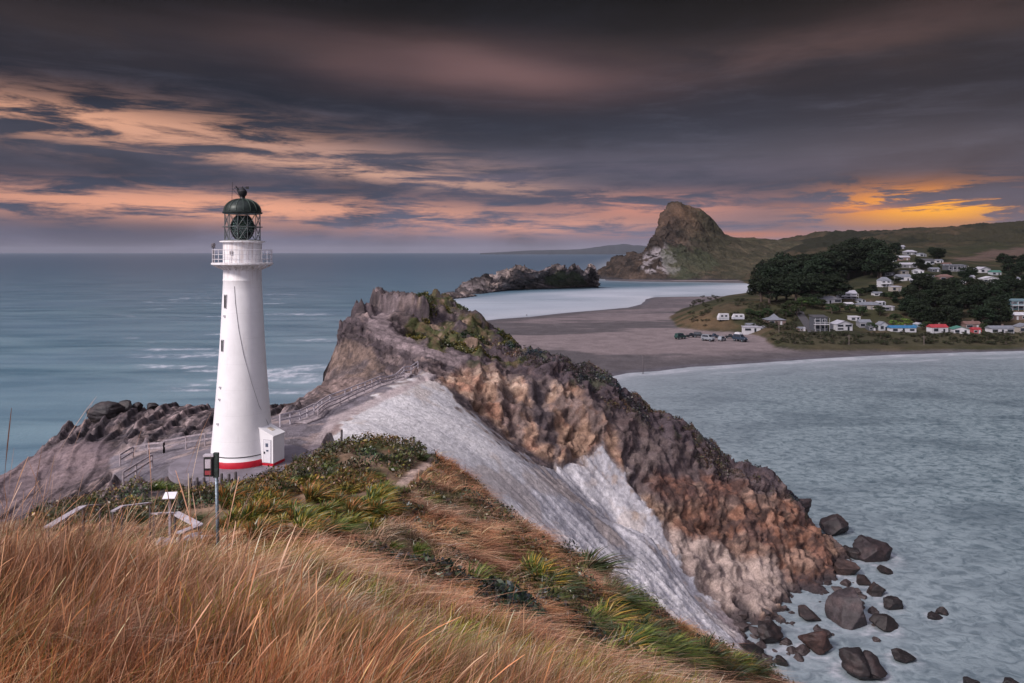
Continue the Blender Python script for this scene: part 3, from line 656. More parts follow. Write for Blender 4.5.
c = L(c, C(.25, .225, .235), pale * sstep(q2 + fw2, -.35, .2) * .85)
vg = sstep(sdist(cpx, cpy, [(660,250),(700,250),(720,262),(700,280),(670,280)]) / 6 + 1.3 * q2, -.5, .7)
c = L(c, C(.045, .055, .03), vg * .6); c = L(c, C(.03, .028, .03), sstep(5 - z_, 0, 4))
MF = ground_mat('far_rock', 0.95, .05, .25, .30, .9, 5.0)
structure(mesh_np('castle_rock', G2.reshape(-1, 3), grid_faces(*x_.shape), MF, np.clip(c, 0, 1).reshape(-1, 3)))
# ---- reef island in the bay
def reef(name, sil, foot, thick, seed, amp, nu=260, nv=90, cols=None, dip=.25):
    sil = [P(*q) for q in sil]; foot = [sea_pt(*q[:2]) + (-1.5,) for q in foot]
    back = [(x, y + thick, -2.0) for x, y, z in sil]
    mid = [((a[0] + b[0]) / 2, a[1] * .45 + b[1] * .55, a[2] * .55) for a, b in zip(sil, catmull(foot, len(sil)))]
    G = loft([back, sil, mid, foot], nu, nv); N = normals(G); x, y, z = G[..., 0], G[..., 1], G[..., 2]
    s = vn(x * .01, y * .02, (z + dip * x) * .35 + fbm(x * .03, y * .03, 0, 3, seed), seed + 1)
    d = (fbm(x * .05, y * .05, z * .08, 5, seed + 2, .55, True) * 1.2 + s * .8) * amp
    fw, fwe = facet(x * .06, y * .06, (z + dip * x) * .16, seed + 7, 1.6); fw2, _ = facet(x * .2, y * .2, z * .4, seed + 8, 1.6); d = d * .6 + (fw * 2.8 + fw2 * 1.2 - np.exp(-(fwe / .06) ** 2)) * amp
    env = np.sin(np.linspace(0, pi, nv))[:, None] ** .4
    G = G + N * (d * env)[..., None]
    c = lambda r, g, b: np.array([r, g, b])[None, None] * np.ones((*x.shape, 1))
    q = fbm(x * .05, y * .05, z * .1, 5, seed + 4)
    k = L(c(.12, .10, .10), c(.24, .19, .17), sstep(q + .5 * s, -.1, .4)); k = L(k, c(.04, .036, .038), sstep(s - .4 * q, .15, .5) * .8) * (1 + .9 * fw + .7 * fw2)[..., None]
    if cols: k = cols(x, y, z, k, c, q)
    k = L(k, c(.035, .032, .036), sstep(1.6 - z, 0, 1.2))
    return structure(mesh_np(name, G.reshape(-1, 3), grid_faces(*x.shape), MRF, np.clip(k, 0, 1).reshape(-1, 3)))
MRF = ground_mat('reef_far', 0.9, .12, .8, .25, .8, 1.5)
def rc(x, y, z, k, c, q):
    u, v = proj(x, y, z); g = sstep(sdist(u, v, [(545,276),(560,270),(580,274),(588,284),(560,287),(545,284)]) / 3 + q, -.5, .5)
    return L(k, c(.04, .055, .022), g * .8)
reef('reef_island', [(455,293,880),(460,289,890),(463,283,900),(470,281,900),(480,278,900),(492,274,905),(502,272,905),(516,267.5,910),(524,268.5,915),(530,270.6,915),(544,270.5,920),(552,267,930),(558,265.3,930),(562,267,930),(567.5,270,935),(574,266.5,940),(578,266,940),(584,273,945),(587,272,950),(590,264.8,960),(595.5,269,965),(598,286,970)],
     [(452,294.5),(474,294.5),(500,291.5),(524,289.3),(555,288.6),(580,287.5),(599,286.6)], 60, 301, 1.6, cols=rc)
reef('reef_shelf', [(418,300,690),(430,296,720),(440,293.5,740),(455,293,760),(468,293.5,780),(476,295.5,790)], [(415,303),(430,301.5),(450,299.5),(465,298),(478,296)], 40, 341, .8, 120, 40)
# ---- far blue range across the sea
def rng(name, sil, Y, seed):
    xs = np.linspace(sil[0][0], sil[-1][0], 240); ys = np.interp(xs, [s[0] for s in sil], [s[1] for s in sil])
    ys = ys - np.maximum(0, (252.5 - ys)) * .12 * fbm(xs * .12, 0 * xs, 0, 4, seed)
    X = (xs - 512) / F * Y; zt = H - (ys - HZ) / F * Y
    rows = []
    for k_, (dy, f) in enumerate(((-2500, -.03), (-1500, .35), (-700, .7), (0, 1), (1500, .4), (3000, -.03))):
        f2 = f + (.12 * fbm(xs * .2, xs * 0 + k_, 0, 4, seed + 5) if 0 < f < 1 else 0)
        rows.append(np.stack([X * (1 + dy / Y), np.full_like(X, Y + dy), zt * f2 - 2], 1))
    G = np.stack(rows); 
    return structure(mesh_np(name, G.reshape(-1, 3), grid_faces(*G.shape[:2]), plain('far_range', (.022, .028, .036), .95, .3, .002)))
rng('distant_range', [(480,253),(505,251.7),(530,250.3),(560,249.6),(580,249.2),(600,246.6),(610,244.6),(622,243.8),(640,245.5),(660,247.8),(700,251),(730,253)], 17000, 401)

# ================================================================== SEA
ys_ = np.concatenate([np.geomspace(14, 2500, 620), np.geomspace(2600, 38000, 40)])
ts_ = np.linspace(-1.1, 1.3, 760)
SY = np.repeat(ys_[:, None], len(ts_), 1); SX = SY * ts_[None] + np.where(SY < 60, (ts_[None] * (60 - SY)), 0)
hz_ = np.full(SX.shape, -5.0); m = SY < 184; hz_[m] = hl(SX[m], SY[m])
hx = np.abs(SX / (np.maximum(SY, 0) + 12)); hz_[(hx > .9)] = -5
dsh = -sdist(SX, SY, SHORE)                         # + = metres out to sea
foot_pts = [(20, 62), (28, 84), (33, 90), (46, 99), (50, 108), (46, 118), (40, 128)]
dhd = np.where(SX > 15, segdist(SX, SY, foot_pts, False), 999)
deepen = 1
dcl = segdist(SX, SY, EDGE[2:24], False) + 400 * (SX > -5)
nz = fbm(SX * .05, SY * .05, 0, 4, 501); nf = fbm(SX * .25, SY * .25, 0, 5, 502, .6)
shal = np.maximum(np.exp(-np.maximum(dsh, 0) / 45), np.maximum(np.exp(-np.maximum(dhd - 2, 0) / 10) * .4, .40 * np.exp(-np.maximum(dhd, 0) / 45)))
bay = (SX > -160) & (SX < 420) & (SY > 480) & (SY < 1300)
spx, spy = proj(SX, SY, 0 * SX)
sb = sstep(sdist(spx, spy, [(425,300),(470,296),(530,291),(600,287.5),(700,284),(762,282),(760,297),(655,298),(640,309),(560,315),(480,322)]) / 4, -.5, 1) * (SY > 450)
foam = sb * .62 * (.72 + .22 * fbm(SX * .008, SY * .012, 0, 5, 503) + .12 * sstep(fbm(SX * .01, SY * .02, 0, 4, 504), .05, .4))
foam = np.maximum(foam, .55 * np.exp(-((dsh - 5 - 4 * nz) / 3.5) ** 2) * (SY < 420) * (.5 + .6 * nf))
foam = np.maximum(foam, .30 * np.exp(-((dsh - 16 - 7 * nz) / 2.2) ** 2) * (SY < 420) * sstep(nz, -.3, .4))
foam = np.maximum(foam, .55 * np.exp(-((dsh - 2 - 2 * nz) / 3.0) ** 2) * (SY < 900) * (.5 + .7 * nf))
for q in BL:
    bx_, by_ = sea_pt((q[0] + q[2]) / 2, q[3] - 1.5); br_ = (q[2] - q[0]) / F * by_ / 2
    foam = np.maximum(foam, .55 * np.exp(-((np.hypot(SX - bx_, SY - by_ - br_ * .6) - br_ * 1.05 - .25 * nz) / (.25 + .25 * br_)) ** 2) * np.clip(.45 + 1.1 * nf, 0, 1))
foam = np.maximum(foam, .38 * np.exp(-np.maximum(dhd - 2 - 3 * nz, 0) / 4) * (.35 + 1.0 * nf))
foam = np.maximum(foam, sstep(nf + .4 * nz, .05, .45) * np.exp(-np.maximum(dcl - 8, 0) / 28) * .9)
surf = sstep(fbm(SX * .012, SY * .05, 0, 5, 505, .6) + .25 * fbm(SX * .05, SY * .12, 0, 4, 506), .20, .42) * sstep(sdist(spx, spy, [(110,300),(200,275),(330,285),(345,330),(330,430),(240,470),(150,440)]) / 30, -.5, 1) * .42 * (SX < 0) * (.4 + .9 * sstep(nf, -.3, .4))
foam = np.clip(np.maximum(foam, surf), 0, 1)
lag = sstep(SX / SY, -.06, .1) * sstep(420 - SY, 0, 40)       # sheltered lagoon on the right
m, t, b = principled('sea_water')
g = t.new('ShaderNodeNewGeometry'); at = lambda n: (lambda a: (setattr(a, 'attribute_name', n), a.outputs['Fac'])[1])(t.new('ShaderNodeAttribute'))
pos = g.outputs['Position']
w1 = t.noise(t.vmul(pos, (.50, .62, 0)), 1.0, 5, .65, .9); w2 = t.noise(t.vmul(pos, (1.0, 1.5, 0)), 1.0, 4, .6, .4); w3 = t.noise(t.vmul(pos, (.012, .05, 0)), 1.0, 5, .6, .5)
deep = t.mix(t.ss(w3, .3, .7), lin(62, 100, 118), lin(116, 146, 158))
deep = t.mix(t.ss(t.noise(t.vmul(pos, (.004, .012, 0)), 1.0, 4, .55, .4), .35, .7, 0, .6), deep, lin(104, 132, 150))
deep = t.mix(at('offshore'), deep, lin(50, 78, 102))
lagc = t.mix(t.ss(w1, .32, .62), lin(74, 94, 102), lin(134, 150, 156))
shc = lin(150, 156, 164)
lagc = t.mix(t.ss(t.noise(t.vmul(pos, (.035, .06, 0)), 1.0, 5, .6, .6), .42, .70, 0, .55), lagc, lin(44, 66, 78))
w4 = t.noise(t.vmul(pos, (1.7, 1.0, 0)), 1.0, 3, .6, 1.2)
lagc = t.mix(t.ss(w4, .58, .74, 0, .35), lagc, lin(40, 58, 68))
cc = t.mix(at('lagoon'), deep, lagc); cc = t.mix(t.m('MULTIPLY', at('shallow'), .75), cc, shc)
fm = t.m('MULTIPLY', at('foam'), t.ss(t.m('ADD', w2, t.m('MULTIPLY', at('foam'), .5)), .45, .85, .25, 1.0), clamp=True)
cc = t.mix(fm, cc, lin(226, 224, 232))
t.put(b.inputs['Base Color'], cc); b.inputs['IOR'].default_value = 1.33; b.inputs['Specular IOR Level'].default_value = .3
t.put(b.inputs['Roughness'], t.m('ADD', .30, t.m('MULTIPLY', fm, .5)))
bp = t.new('ShaderNodeBump'); bp.inputs['Strength'].default_value = .5; bp.inputs['Distance'].default_value = .35
t.l.new(t.m('ADD', w1, t.m('MULTIPLY', w2, .3)), bp.inputs['Height']); t.l.new(bp.outputs[0], b.inputs['Normal'])
SV = np.stack([SX, SY, 0 * SX], -1).reshape(-1, 3)
structure(mesh_np('sea', SV, grid_faces(*SX.shape), m, extra={'foam': foam, 'shallow': np.clip(shal, 0, 1), 'lagoon': lag, 'offshore': .80 * sstep(np.log(np.maximum(SY, 1)), 5.3, 8.2)}))
# ================================================================== OBJECT HELPERS
from mathutils import Vector, Matrix
class MB:
    def __init__(s): s.v = []; s.f = []
    def add(s, V, Fc):
        k = len(s.v); s.v += [tuple(map(float, q)) for q in V]; s.f += [tuple(i + k for i in f) for f in Fc]; return s
    def box(s, c, size, rz=0.0, rx=0.0, taper=1.0, bev=0.0):
        R = Matrix.Rotation(rz, 3, 'Z') @ Matrix.Rotation(rx, 3, 'X'); V = []
        for sz in (-1, 1):
            for sx, sy in ((-1, -1), (1, -1), (1, 1), (-1, 1)):
                k = taper if sz > 0 else 1.0
                V.append(R @ Vector((sx * size[0] / 2 * k, sy * size[1] / 2 * k, sz * size[2] / 2)) + Vector(c))
        return s.add(V, [(3, 2, 1, 0), (4, 5, 6, 7), (0, 1, 5, 4), (1, 2, 6, 5), (2, 3, 7, 6), (3, 0, 4, 7)])
    def bar(s, a, b, w, h=None, n=4):
        """straight bar between two points; n=4 rectangular, else round"""
        a, b = Vector(a), Vector(b); d = (b - a); L = d.length; q = d.to_track_quat('Z', 'Y').to_matrix(); h = h or w; V = []
        for e in (a, b):
            for i in range(n):
                t = 2 * pi * (i + .5) / n; k = 1 / math.cos(pi / n) if n == 4 else 1
                V.append(e + q @ Vector((cos(t) * w / 2 * k, sin(t) * h / 2 * k, 0)))
        F_ = [tuple(range(n - 1, -1, -1)), tuple(range(n, 2 * n))] + [(i, (i + 1) % n, n + (i + 1) % n, n + i) for i in range(n)]
        return s.add(V, F_)
    def tube(s, pts, r, n=6):
        for p, q in zip(pts[:-1], pts[1:]): s.bar(p, q, 2 * r, 2 * r, n)
        return s
    def lathe(s, prof, n=48, c=(0, 0, 0), cap=True):
        V = [(c[0] + r * cos(2 * pi * i / n), c[1] + r * sin(2 * pi * i / n), c[2] + z) for r, z in prof for i in range(n)]
        F_ = [(k * n + i, k * n + (i + 1) % n, (k + 1) * n + (i + 1) % n, (k + 1) * n + i) for k in range(len(prof) - 1) for i in range(n)]
        if cap: F_ += [tuple(range(n - 1, -1, -1)), tuple((len(prof) - 1) * n + i for i in range(n))]
        return s.add(V, F_)
    def build(s, name, mat, parent=None, smooth=False, label=None, loc=None, bevel=0.0):
        me = bpy.data.meshes.new(name); me.from_pydata(s.v, [], s.f); me.materials.append(mat)
        if smooth:
            me.polygons.foreach_set('use_smooth', np.ones(len(me.polygons), bool))
        o = bpy.data.objects.new(name, me); COL.objects.link(o)
        if parent: o.parent = parent
        if label: o['label'] = label
        if loc: o.location = loc
        if smooth == 'auto':
            me.set_sharp_from_angle(angle=radians(35))
        if bevel:
            b = o.modifiers.new('bevel', 'BEVEL'); b.width = bevel; b.segments = 2
        return o
def empty(name, loc, rz=0.0, label=None, cat=None, group=None):
    o = bpy.data.objects.new(name, None); COL.objects.link(o); o.location = loc; o.rotation_euler = (0, 0, rz); o.empty_display_size = .3
    return tag(o, label, cat, group)
def dup(o, loc, rz=0.0, sc=None, label=None, group=None, parent=None):
    c = o.copy(); COL.objects.link(c)
    if parent is None:
        c.location = loc; c.rotation_euler = (0, 0, rz)
        if sc is not None: c.scale = sc if isinstance(sc, (tuple, list)) else (sc, sc, sc)
        if label: c['label'] = label
        if group: c['group'] = group
    else: c.parent = parent
    for ch in o.children: dup(ch, None, parent=c)
    return c

# ================================================================== LIGHTHOUSE
white_paint = None
m, t, b = principled('white_tower_paint')
tc = t.new('ShaderNodeTexCoord'); ob = tc.outputs['Object']
n1 = t.noise(ob, .9, 5, .6); st_ = t.noise(t.vmul(ob, (3.0, 3.0, .25)), 1.4, 5, .65)
c0 = t.mix(t.ss(n1, .3, .7), (.80, .79, .80), (.86, .85, .86))
c0 = t.mix(t.ss(st_, .58, .80, 0, .45), c0, (.56, .52, .50))
sx = t.new('ShaderNodeSeparateXYZ'); t.l.new(ob, sx.inputs[0])
c0 = t.mix(t.m('MULTIPLY', t.ss(st_, .45, .65, .0, .55), t.ss(sx.outputs[2], 14.0, 16.2)), c0, (.50, .40, .36))
seam = t.m('FRACT', t.m('DIVIDE', sx.outputs[2], 2.02)); c0 = t.mix(t.ss(seam, .015, .03, .09, 0.0), c0, (.35, .32, .31))
c0 = t.mix(t.m('MULTIPLY', t.ss(t.noise(t.vmul(ob, (2.2, 2.2, .5)), 2.6, 6, .7), .60, .78, 0, .5), t.ss(seam, .5, 0.0)), c0, (.46, .36, .30))
t.put(b.inputs['Base Color'], c0); b.inputs['Roughness'].default_value = .45
WP = m
RED = plain('red_paint', (.50, .012, .03), .45, .2, 2)
DKG = plain('dark_green_metal', (.020, .030, .026), .42, .35, 2.5, .3)
BLK = plain('black_paint', (.015, .015, .017), .5, .2, 3)
LINE = plain('grey_line', (.26, .25, .27), .6)
BZ = 31.55
LX0, LY0 = -22.08, 59.0
lh = empty('lighthouse', (LX0, LY0, BZ), 0, 'tall white tapered lighthouse with a red foot band and dark domed lantern', 'lighthouse')
zt = lambda py: (HZ - py) / F * LY0 + H - BZ        # picture row at the tower's depth -> height above its base
mb = MB()
prof = [(2.50, -1.0), (2.50, 0.42), (2.44, 0.5), (2.40, 1.2)]
for i in range(15):
    q = i / 14; z = 1.2 + (zt(281) - 1.2) * q; r = 2.40 + (1.49 - 2.40) * (q + .10 * math.sin(pi * q)); prof.append((r, z))
prof += [(1.52, zt(280.2)), (1.52, zt(279.6)), (1.49, zt(279)), (1.49, zt(268)), (1.58, zt(266.5)), (1.7, zt(265.2))]
mb.lathe(prof, 64); mb.build('tower', WP, lh, 'auto')
mb = MB().lathe([(2.53, .0), (2.53, .05), (2.525, .46), (2.49, .50)], 64, cap=False); mb.build('foot_band', RED, lh, True)
mb = MB().lathe([(2.445, .83), (2.44, .90)], 64, cap=False); mb.build('dark_line', BLK, lh, True)
gz = zt(263.6)
mb = MB().lathe([(1.70, gz - .16), (2.48, gz - .10), (2.55, gz - .06), (2.55, gz + .06), (2.50, gz + .08), (1.5, gz + .08)], 48)
for i in range(20):
    a = 2 * pi * i / 20; mb.bar((1.6 * cos(a), 1.6 * sin(a), gz - .48), (2.4 * cos(a), 2.4 * sin(a), gz - .12), .08)
mb.build('gallery', WP, lh, 'auto')
rail = MB(); NR = 24
for i in range(NR):
    a = 2 * pi * i / NR; rail.bar((2.45 * cos(a), 2.45 * sin(a), gz + .05), (2.45 * cos(a), 2.45 * sin(a), gz + 1.12), .05, n=6)
for hh in (.36, .74, 1.12):
    for i in range(48):
        a, b2 = 2 * pi * i / 48, 2 * pi * (i + 1) / 48; rail.bar((2.45 * cos(a), 2.45 * sin(a), gz + hh), (2.45 * cos(b2), 2.45 * sin(b2), gz + hh), .04 if hh < 1 else .055, n=5)
rail.build('gallery_railing', plain('pale_rail', (.62, .60, .63), .5), lh)
mb = MB().lathe([(1.60, gz + .05), (1.60, zt(243.2)), (1.70, zt(242.6)), (1.88, zt(242.2)), (1.88, zt(241.2)), (1.6, zt(240.8)), (1.4, zt(240.8))], 56)
mb.build('service_room', WP, lh, 'auto')
mb = MB().box((-.35, -1.60, zt(253)), (.26, .10, .3)); mb.build('wall_vent', plain('vent_grey', (.3, .27, .28)), lh)
# lantern: frame, glass, lens
z0, z1 = zt(240.8), zt(213.2)
fr = MB(); n = 12
for i in range(n):
    a, b2 = 2 * pi * (i + .2) / n, 2 * pi * (i + 1.2) / n; h2 = (z1 + z0) / 2
    pA, pB = (1.5 * cos(a), 1.5 * sin(a)), (1.5 * cos(b2), 1.5 * sin(b2))
    fr.bar((*pA, z0), (*pA, z1), .055, n=5)
    for za, zb in ((z0, h2), (h2, z1)):
        fr.bar((*pA, za), (*pB, zb), .04, n=5); fr.bar((*pB, za), (*pA, zb), .04, n=5)
    for hh in (z0 + .05, h2, z1 - .04): fr.bar((*pA, hh), (*pB, hh), .06, n=5)
for i in range(24):
    a, b2 = 2 * pi * i / 24, 2 * pi * (i + 1) / 24; fr.bar((1.66 * cos(a), 1.66 * sin(a), zt(227)), (1.66 * cos(b2), 1.66 * sin(b2), zt(227)), .05, n=5)
fr.build('lantern_frame', plain('lantern_grey', (.11, .125, .125), .5, .3), lh)
gm, t, b = principled('lantern_glass')
b.inputs['Base Color'].default_value = (.93, .97, .96, 1); b.inputs['Roughness'].default_value = .02; b.inputs['Transmission Weight'].default_value = 1.0; b.inputs['IOR'].default_value = 1.02
mb = MB().lathe([(1.45, z0 + .02), (1.45, z1 - .02)], 24, cap=False); mb.build('lantern_glazing', gm, lh, False)
lm, t, b = principled('lens_glass')
b.inputs['Base Color'].default_value = (.045, .075, .062, 1); b.inputs['Roughness'].default_value = .18; b.inputs['Specular IOR Level'].default_value = .8
mb = MB(); pr = []
for i in range(22):
    q = i / 21; z = z0 + .12 + q * 1.95; r = .42 + .52 * math.sin(pi * min(1, q * 1.02)) ** .6 + (.05 if i % 2 else 0); pr.append((r, z))
mb.lathe(pr, 8); mb.bar((0, 0, z0 - .1), (0, 0, z0 + .2), .5, n=8); ln = mb.build('lens', lm, lh)
mb = MB()
for i in range(8):
    a = 2 * pi * i / 8
    for k in range(len(pr) - 1):
        mb.bar((pr[k][0] * 1.04 * cos(a), pr[k][0] * 1.04 * sin(a), pr[k][1]), (pr[k + 1][0] * 1.04 * cos(a), pr[k + 1][0] * 1.04 * sin(a), pr[k + 1][1]), .06, n=4)
mb.bar((-.2, .3, z0), (.75, -.5, z0 + .55), .5, .3).build('lens_frame', BLK, ln)
mb = MB().lathe([(1.60, z1 - .05), (1.66, z1), (1.66, z1 + .08), (1.58, z1 + .10)] + [(1.54 * cos(a) ** .85, z1 + .10 + 1.06 * math.sin(a)) for a in np.linspace(.04, 1.40, 12)], 32)
dome = mb.build('dome', DKG, lh, 'auto')
mb = MB()
for i in range(16):
    a = 2 * pi * i / 16
    ps = [(1.555 * cos(e) ** .85 * cos(a), 1.555 * cos(e) ** .85 * math.sin(a), z1 + .11 + 1.075 * math.sin(e)) for e in np.linspace(.05, 1.38, 8)]
    mb.tube(ps, .022, 4)
mb.build('dome_rib', plain('rib_green', (.06, .085, .07), .5), dome)
zt1 = z1 + 1.08
mb = MB().lathe([(.30, zt1 - .05), (.24, zt1 + .12), (.20, zt1 + .25), (.36, zt1 + .45), (.38, zt1 + .70), (.22, zt1 + .9), (.1, zt1 + .98)], 14)
mb.bar((-.28, 0, zt1 + .55), (-.42, 0, zt1 + .9), .18).build('ventilator', BLK, dome, 'auto')
mb = MB().bar((0, 0, zt1 + .9), (0, 0, zt1 + 1.12), .05).bar((-.75, 0, zt1 + .98), (.55, 0, zt1 + 1.02), .05).bar((.28, 0, zt1 + 1.0), (.55, 0, zt1 + 1.0), .03, .22).bar((-.42, .1, zt1 + .90), (-.60, .0, zt1 + 1.15), .08)
mb.build('weather_vane', BLK, dome)
mb = MB().bar((-.85, -.2, z1 + .9), (-.80, -.2, zt1 + 1.45), .035, n=5).bar((-.80, -.2, zt1 + 0.9), (-.2, 0, zt1 + .2), .03, n=5); mb.build('aerial', BLK, dome)
mb = MB().bar((-2.42, -.3, gz), (-2.42, -.3, gz + 1.45), .10, n=8).lathe([(.12, 0), (.17, .08), (.17, .26), (.08, .34)], 10, (-2.42, -.3, gz + 1.35)).bar((-2.6, -.3, gz + 1.3), (-2.24, -.3, gz + 1.3), .06)
mb.build('gallery_lamp', plain('lamp_grey', (.12, .11, .12), .5), lh)
for ch in lh.children:
    if ch.name.split('.')[0] not in ('tower', 'foot_band', 'dark_line'): ch.scale = (.94, .94, 1)
def tower_r(z): return float(np.interp(z, [p[1] for p in prof], [p[0] for p in prof]))
def on_tower(px, py, out=.01):
    X = (px - 512) / F * (LY0 - 1.8) - LX0; z = zt(py) - .2; r = tower_r(z); X = max(-r * .985, min(r * .985, X)); Y = -math.sqrt(max(r * r - X * X, 0)); k = (r + out) / r
    return (X * k, Y * k, z)
for px, py, hh in ((223.2, 298, 1.0), (220.6, 341, .85)):
    p = on_tower(px, py); a = math.atan2(p[1], p[0]) + pi / 2
    w = MB().box(p, (.30, .10, hh + .12), a).build('window', plain('window_frame_grey', (.45, .44, .46)), lh)
    MB().box(on_tower(px, py, .05), (.20, .06, hh), a).build('window_pane', BLK, w)
for px, py in ((219.5, 381), (219, 392.5), (218, 416), (222.4, 312)):
    MB().box(on_tower(px, py, .07), (.16, .16, .14), .5, bev=.02).build('wall_bracket', WP, lh)
pts = [on_tower(px, py, .02) for px, py in ((233, 283), (234.5, 300), (238, 325), (243, 350), (249.5, 375), (256, 400), (263, 420), (268, 432))]
MB().tube(pts, .014, 4).build('down_cable', LINE, lh)
# entrance porch
RP = radians(-17)
po = empty('entrance_porch', (0, 0, 0), RP); po.parent = lh
X0, X1, Y0_, Y1_ = 1.6, 3.45, -.76, .76
BF = [(3, 2, 1, 0), (4, 5, 6, 7), (0, 1, 5, 4), (1, 2, 6, 5), (2, 3, 7, 6), (3, 0, 4, 7)]
V = [(X0, Y0_, -1), (X1, Y0_, -1), (X1, Y1_, -1), (X0, Y1_, -1), (X0, Y0_, 3.15), (X1, Y0_, 2.34), (X1, Y1_, 2.34), (X0, Y1_, 3.15)]
MB().add(V, BF).build('porch_wall', WP, po, bevel=.03)
V = [(X0, Y0_ - .05, 3.17), (X1 + .06, Y0_ - .05, 2.335), (X1 + .06, Y1_ + .05, 2.335), (X0, Y1_ + .05, 3.17)]; V += [(x, y, z + .06) for x, y, z in V]
MB().add(V, BF).build('porch_roof', WP, po, bevel=.015)
MB().box(((X0 + X1) / 2 + .01, 0, .11), (X1 - X0 + .02, 1.56, .22)).build('foot_band', RED, po)
dr = MB().box((2.92, Y0_ - .02, 1.15), (.66, .05, 1.78)).build('door', plain('door_white', (.72, .71, .74), .5, .05), po, bevel=.01)
MB().box((2.92, Y0_ - .008, 1.15), (.74, .02, 1.86)).build('door_frame', plain('frame_grey', (.30, .29, .31)), dr)  # grey surround showing round the door leaf
MB().box((2.68, Y0_ - .07, 1.05), (.07, .08, .16)).build('handle', BLK, dr)
MB().box((2.90, Y0_ - .055, 1.66), (.24, .012, .28)).build('notice', plain('notice_blue', (.10, .12, .17), .5, .5, 30), dr)
MB().box((2.95, Y0_ - .055, 1.22), (.20, .012, .13)).build('notice', plain('notice_blue', (.10, .12, .17), .5, .5, 30), dr)
V = [(2.5, -.2, 2.80), (2.95, -.2, 2.60), (2.95, .25, 2.60), (2.5, .25, 2.80)]; V += [(x, y, z + .06) for x, y, z in V]
MB().add(V, BF).build('roof_patch', plain('patch_cream', (.60, .53, .44)), po)
# paved apron round the foot of the tower
ap = MB().lathe([(5.5, -.55), (5.5, -.06), (5.4, -.03), (.5, -.03)], 64, (LX0, LY0, BZ)); structure(ap.build('pavement', plain('apron_grey', (.19, .17, .195), .9, .25, .6, bump=.4)))

# ================================================================== WOODWORK NEAR THE TOWER
TIM = plain('weathered_timber', (.36, .31, .33), .8, .35, 4, bump=.3)
TIMD = plain('dark_timber', (.10, .085, .09), .85, .3, 4)
PALE = plain('pale_timber', (.50, .46, .50), .7, .25, 5)
def fence_run(name, pts, label, hgt=1.05, step=2.2, rails=(1.0, .55), w=.13, mat=TIM, cat='fence', pxbase=True):
    """pts: (px, py, Y) along the foot of the fence"""
    P3 = []
    for q in pts:
        x, y = (q[0] - 512) / F * q[2], q[2]; P3.append(Vector((x, y, float(hl(x, y)))))
    r = empty(name, P3[0], 0, label, cat); o0 = P3[0]; rl = [MB() for _ in rails]
    for a, b_ in zip(P3[:-1], P3[1:]):
        L_ = (b_ - a).length; k = max(1, round(L_ / step)); prev = None
        for i in range(k + 1):
            q = a.lerp(b_, i / k); g_ = float(hl(q.x, q.y)); q = Vector((q.x, q.y, max(g_, q.z - .3)))
            if i < k or b_ is P3[-1]:
                MB().bar(q - o0 - Vector((0, 0, .5)), q - o0 + Vector((0, 0, hgt)), w, w).build('post', mat, r)
            if prev is not None:
                for R_, hh in zip(rl, rails):
                    R_.bar(prev - o0 + Vector((0, -.03, hgt * hh)), q - o0 + Vector((0, -.03, hgt * hh)), w * .5, w * 1.15)
            prev = q
    for R_ in rl: R_.build('rail', mat, r)
    return r
fence_run('timber_fence', [(222, 444, 67), (205, 450, 67), (186, 457, 67), (164, 464, 67)], 'weathered two rail fence running left from the foot of the white tower', 1.15, 2.4)
fence_run('timber_fence', [(164, 464, 67), (148, 463, 68), (133, 462, 68), (120, 470, 66)], 'short low timber barrier beside a green scrub patch on the left rock shelf', 1.0, 2.4)
fence_run('timber_fence', [(152, 470, 62), (136, 478, 60), (123, 486, 58)], 'weathered handrail dropping into the scrub left of the lighthouse', 1.1, 2.0)
fence_run('timber_fence', [(280, 419, 73), (300, 416.5, 75), (314, 410, 78.5)], 'pale timber fence just right of the tower below the rounded rock', 1.2, 1.6, (1.0, .55), .14, PALE)
fence_run('boardwalk_handrail', [(314, 411, 78), (322, 402, 82), (330, 398.5, 84.5), (345, 397, 86.5), (358, 392, 89), (372, 388.5, 91.5), (388, 383, 95), (404, 378, 98), (418, 372, 100.5)], 'far side handrail of the boardwalk climbing to the saddle', 1.1, 1.8, (1.0, .55), .12, PALE)
fence_run('boardwalk_handrail', [(318, 418, 76.5), (326, 407, 80), (340, 404, 82.5), (356, 398, 86), (372, 393.5, 89), (388, 387, 92.5), (404, 381, 96)], 'near side handrail of the boardwalk edging the white clay', .9, 1.8, (1.0, .5), .12, TIM)
# boardwalk deck
bw = MB(); ptsb = [(300, 424, 74), (316, 415, 77), (324, 404.5, 81), (336, 401, 84), (350, 399, 86), (364, 393, 89), (380, 389, 92), (396, 382.5, 95.5), (411, 377, 98.5)]
vv = [Vector(((a - 512) / F * Y, Y, 0)) for a, _, Y in ptsb]
for a, b_ in zip(vv[:-1], vv[1:]):
    k = max(2, int((b_ - a).length / .18)); d = (b_ - a).normalized(); nrm = Vector((-d.y, d.x, 0))
    for i in range(k):
        q = a.lerp(b_, (i + .5) / k); z_ = float(hl(q.x, q.y)) + .14; bw.bar(Vector((q.x, q.y, z_)) - nrm * .75, Vector((q.x, q.y, z_)) + nrm * .75, .05, .15)
tag(bw.build('boardwalk', TIM), 'grey plank boardwalk climbing from the tower to the clay saddle', 'boardwalk')
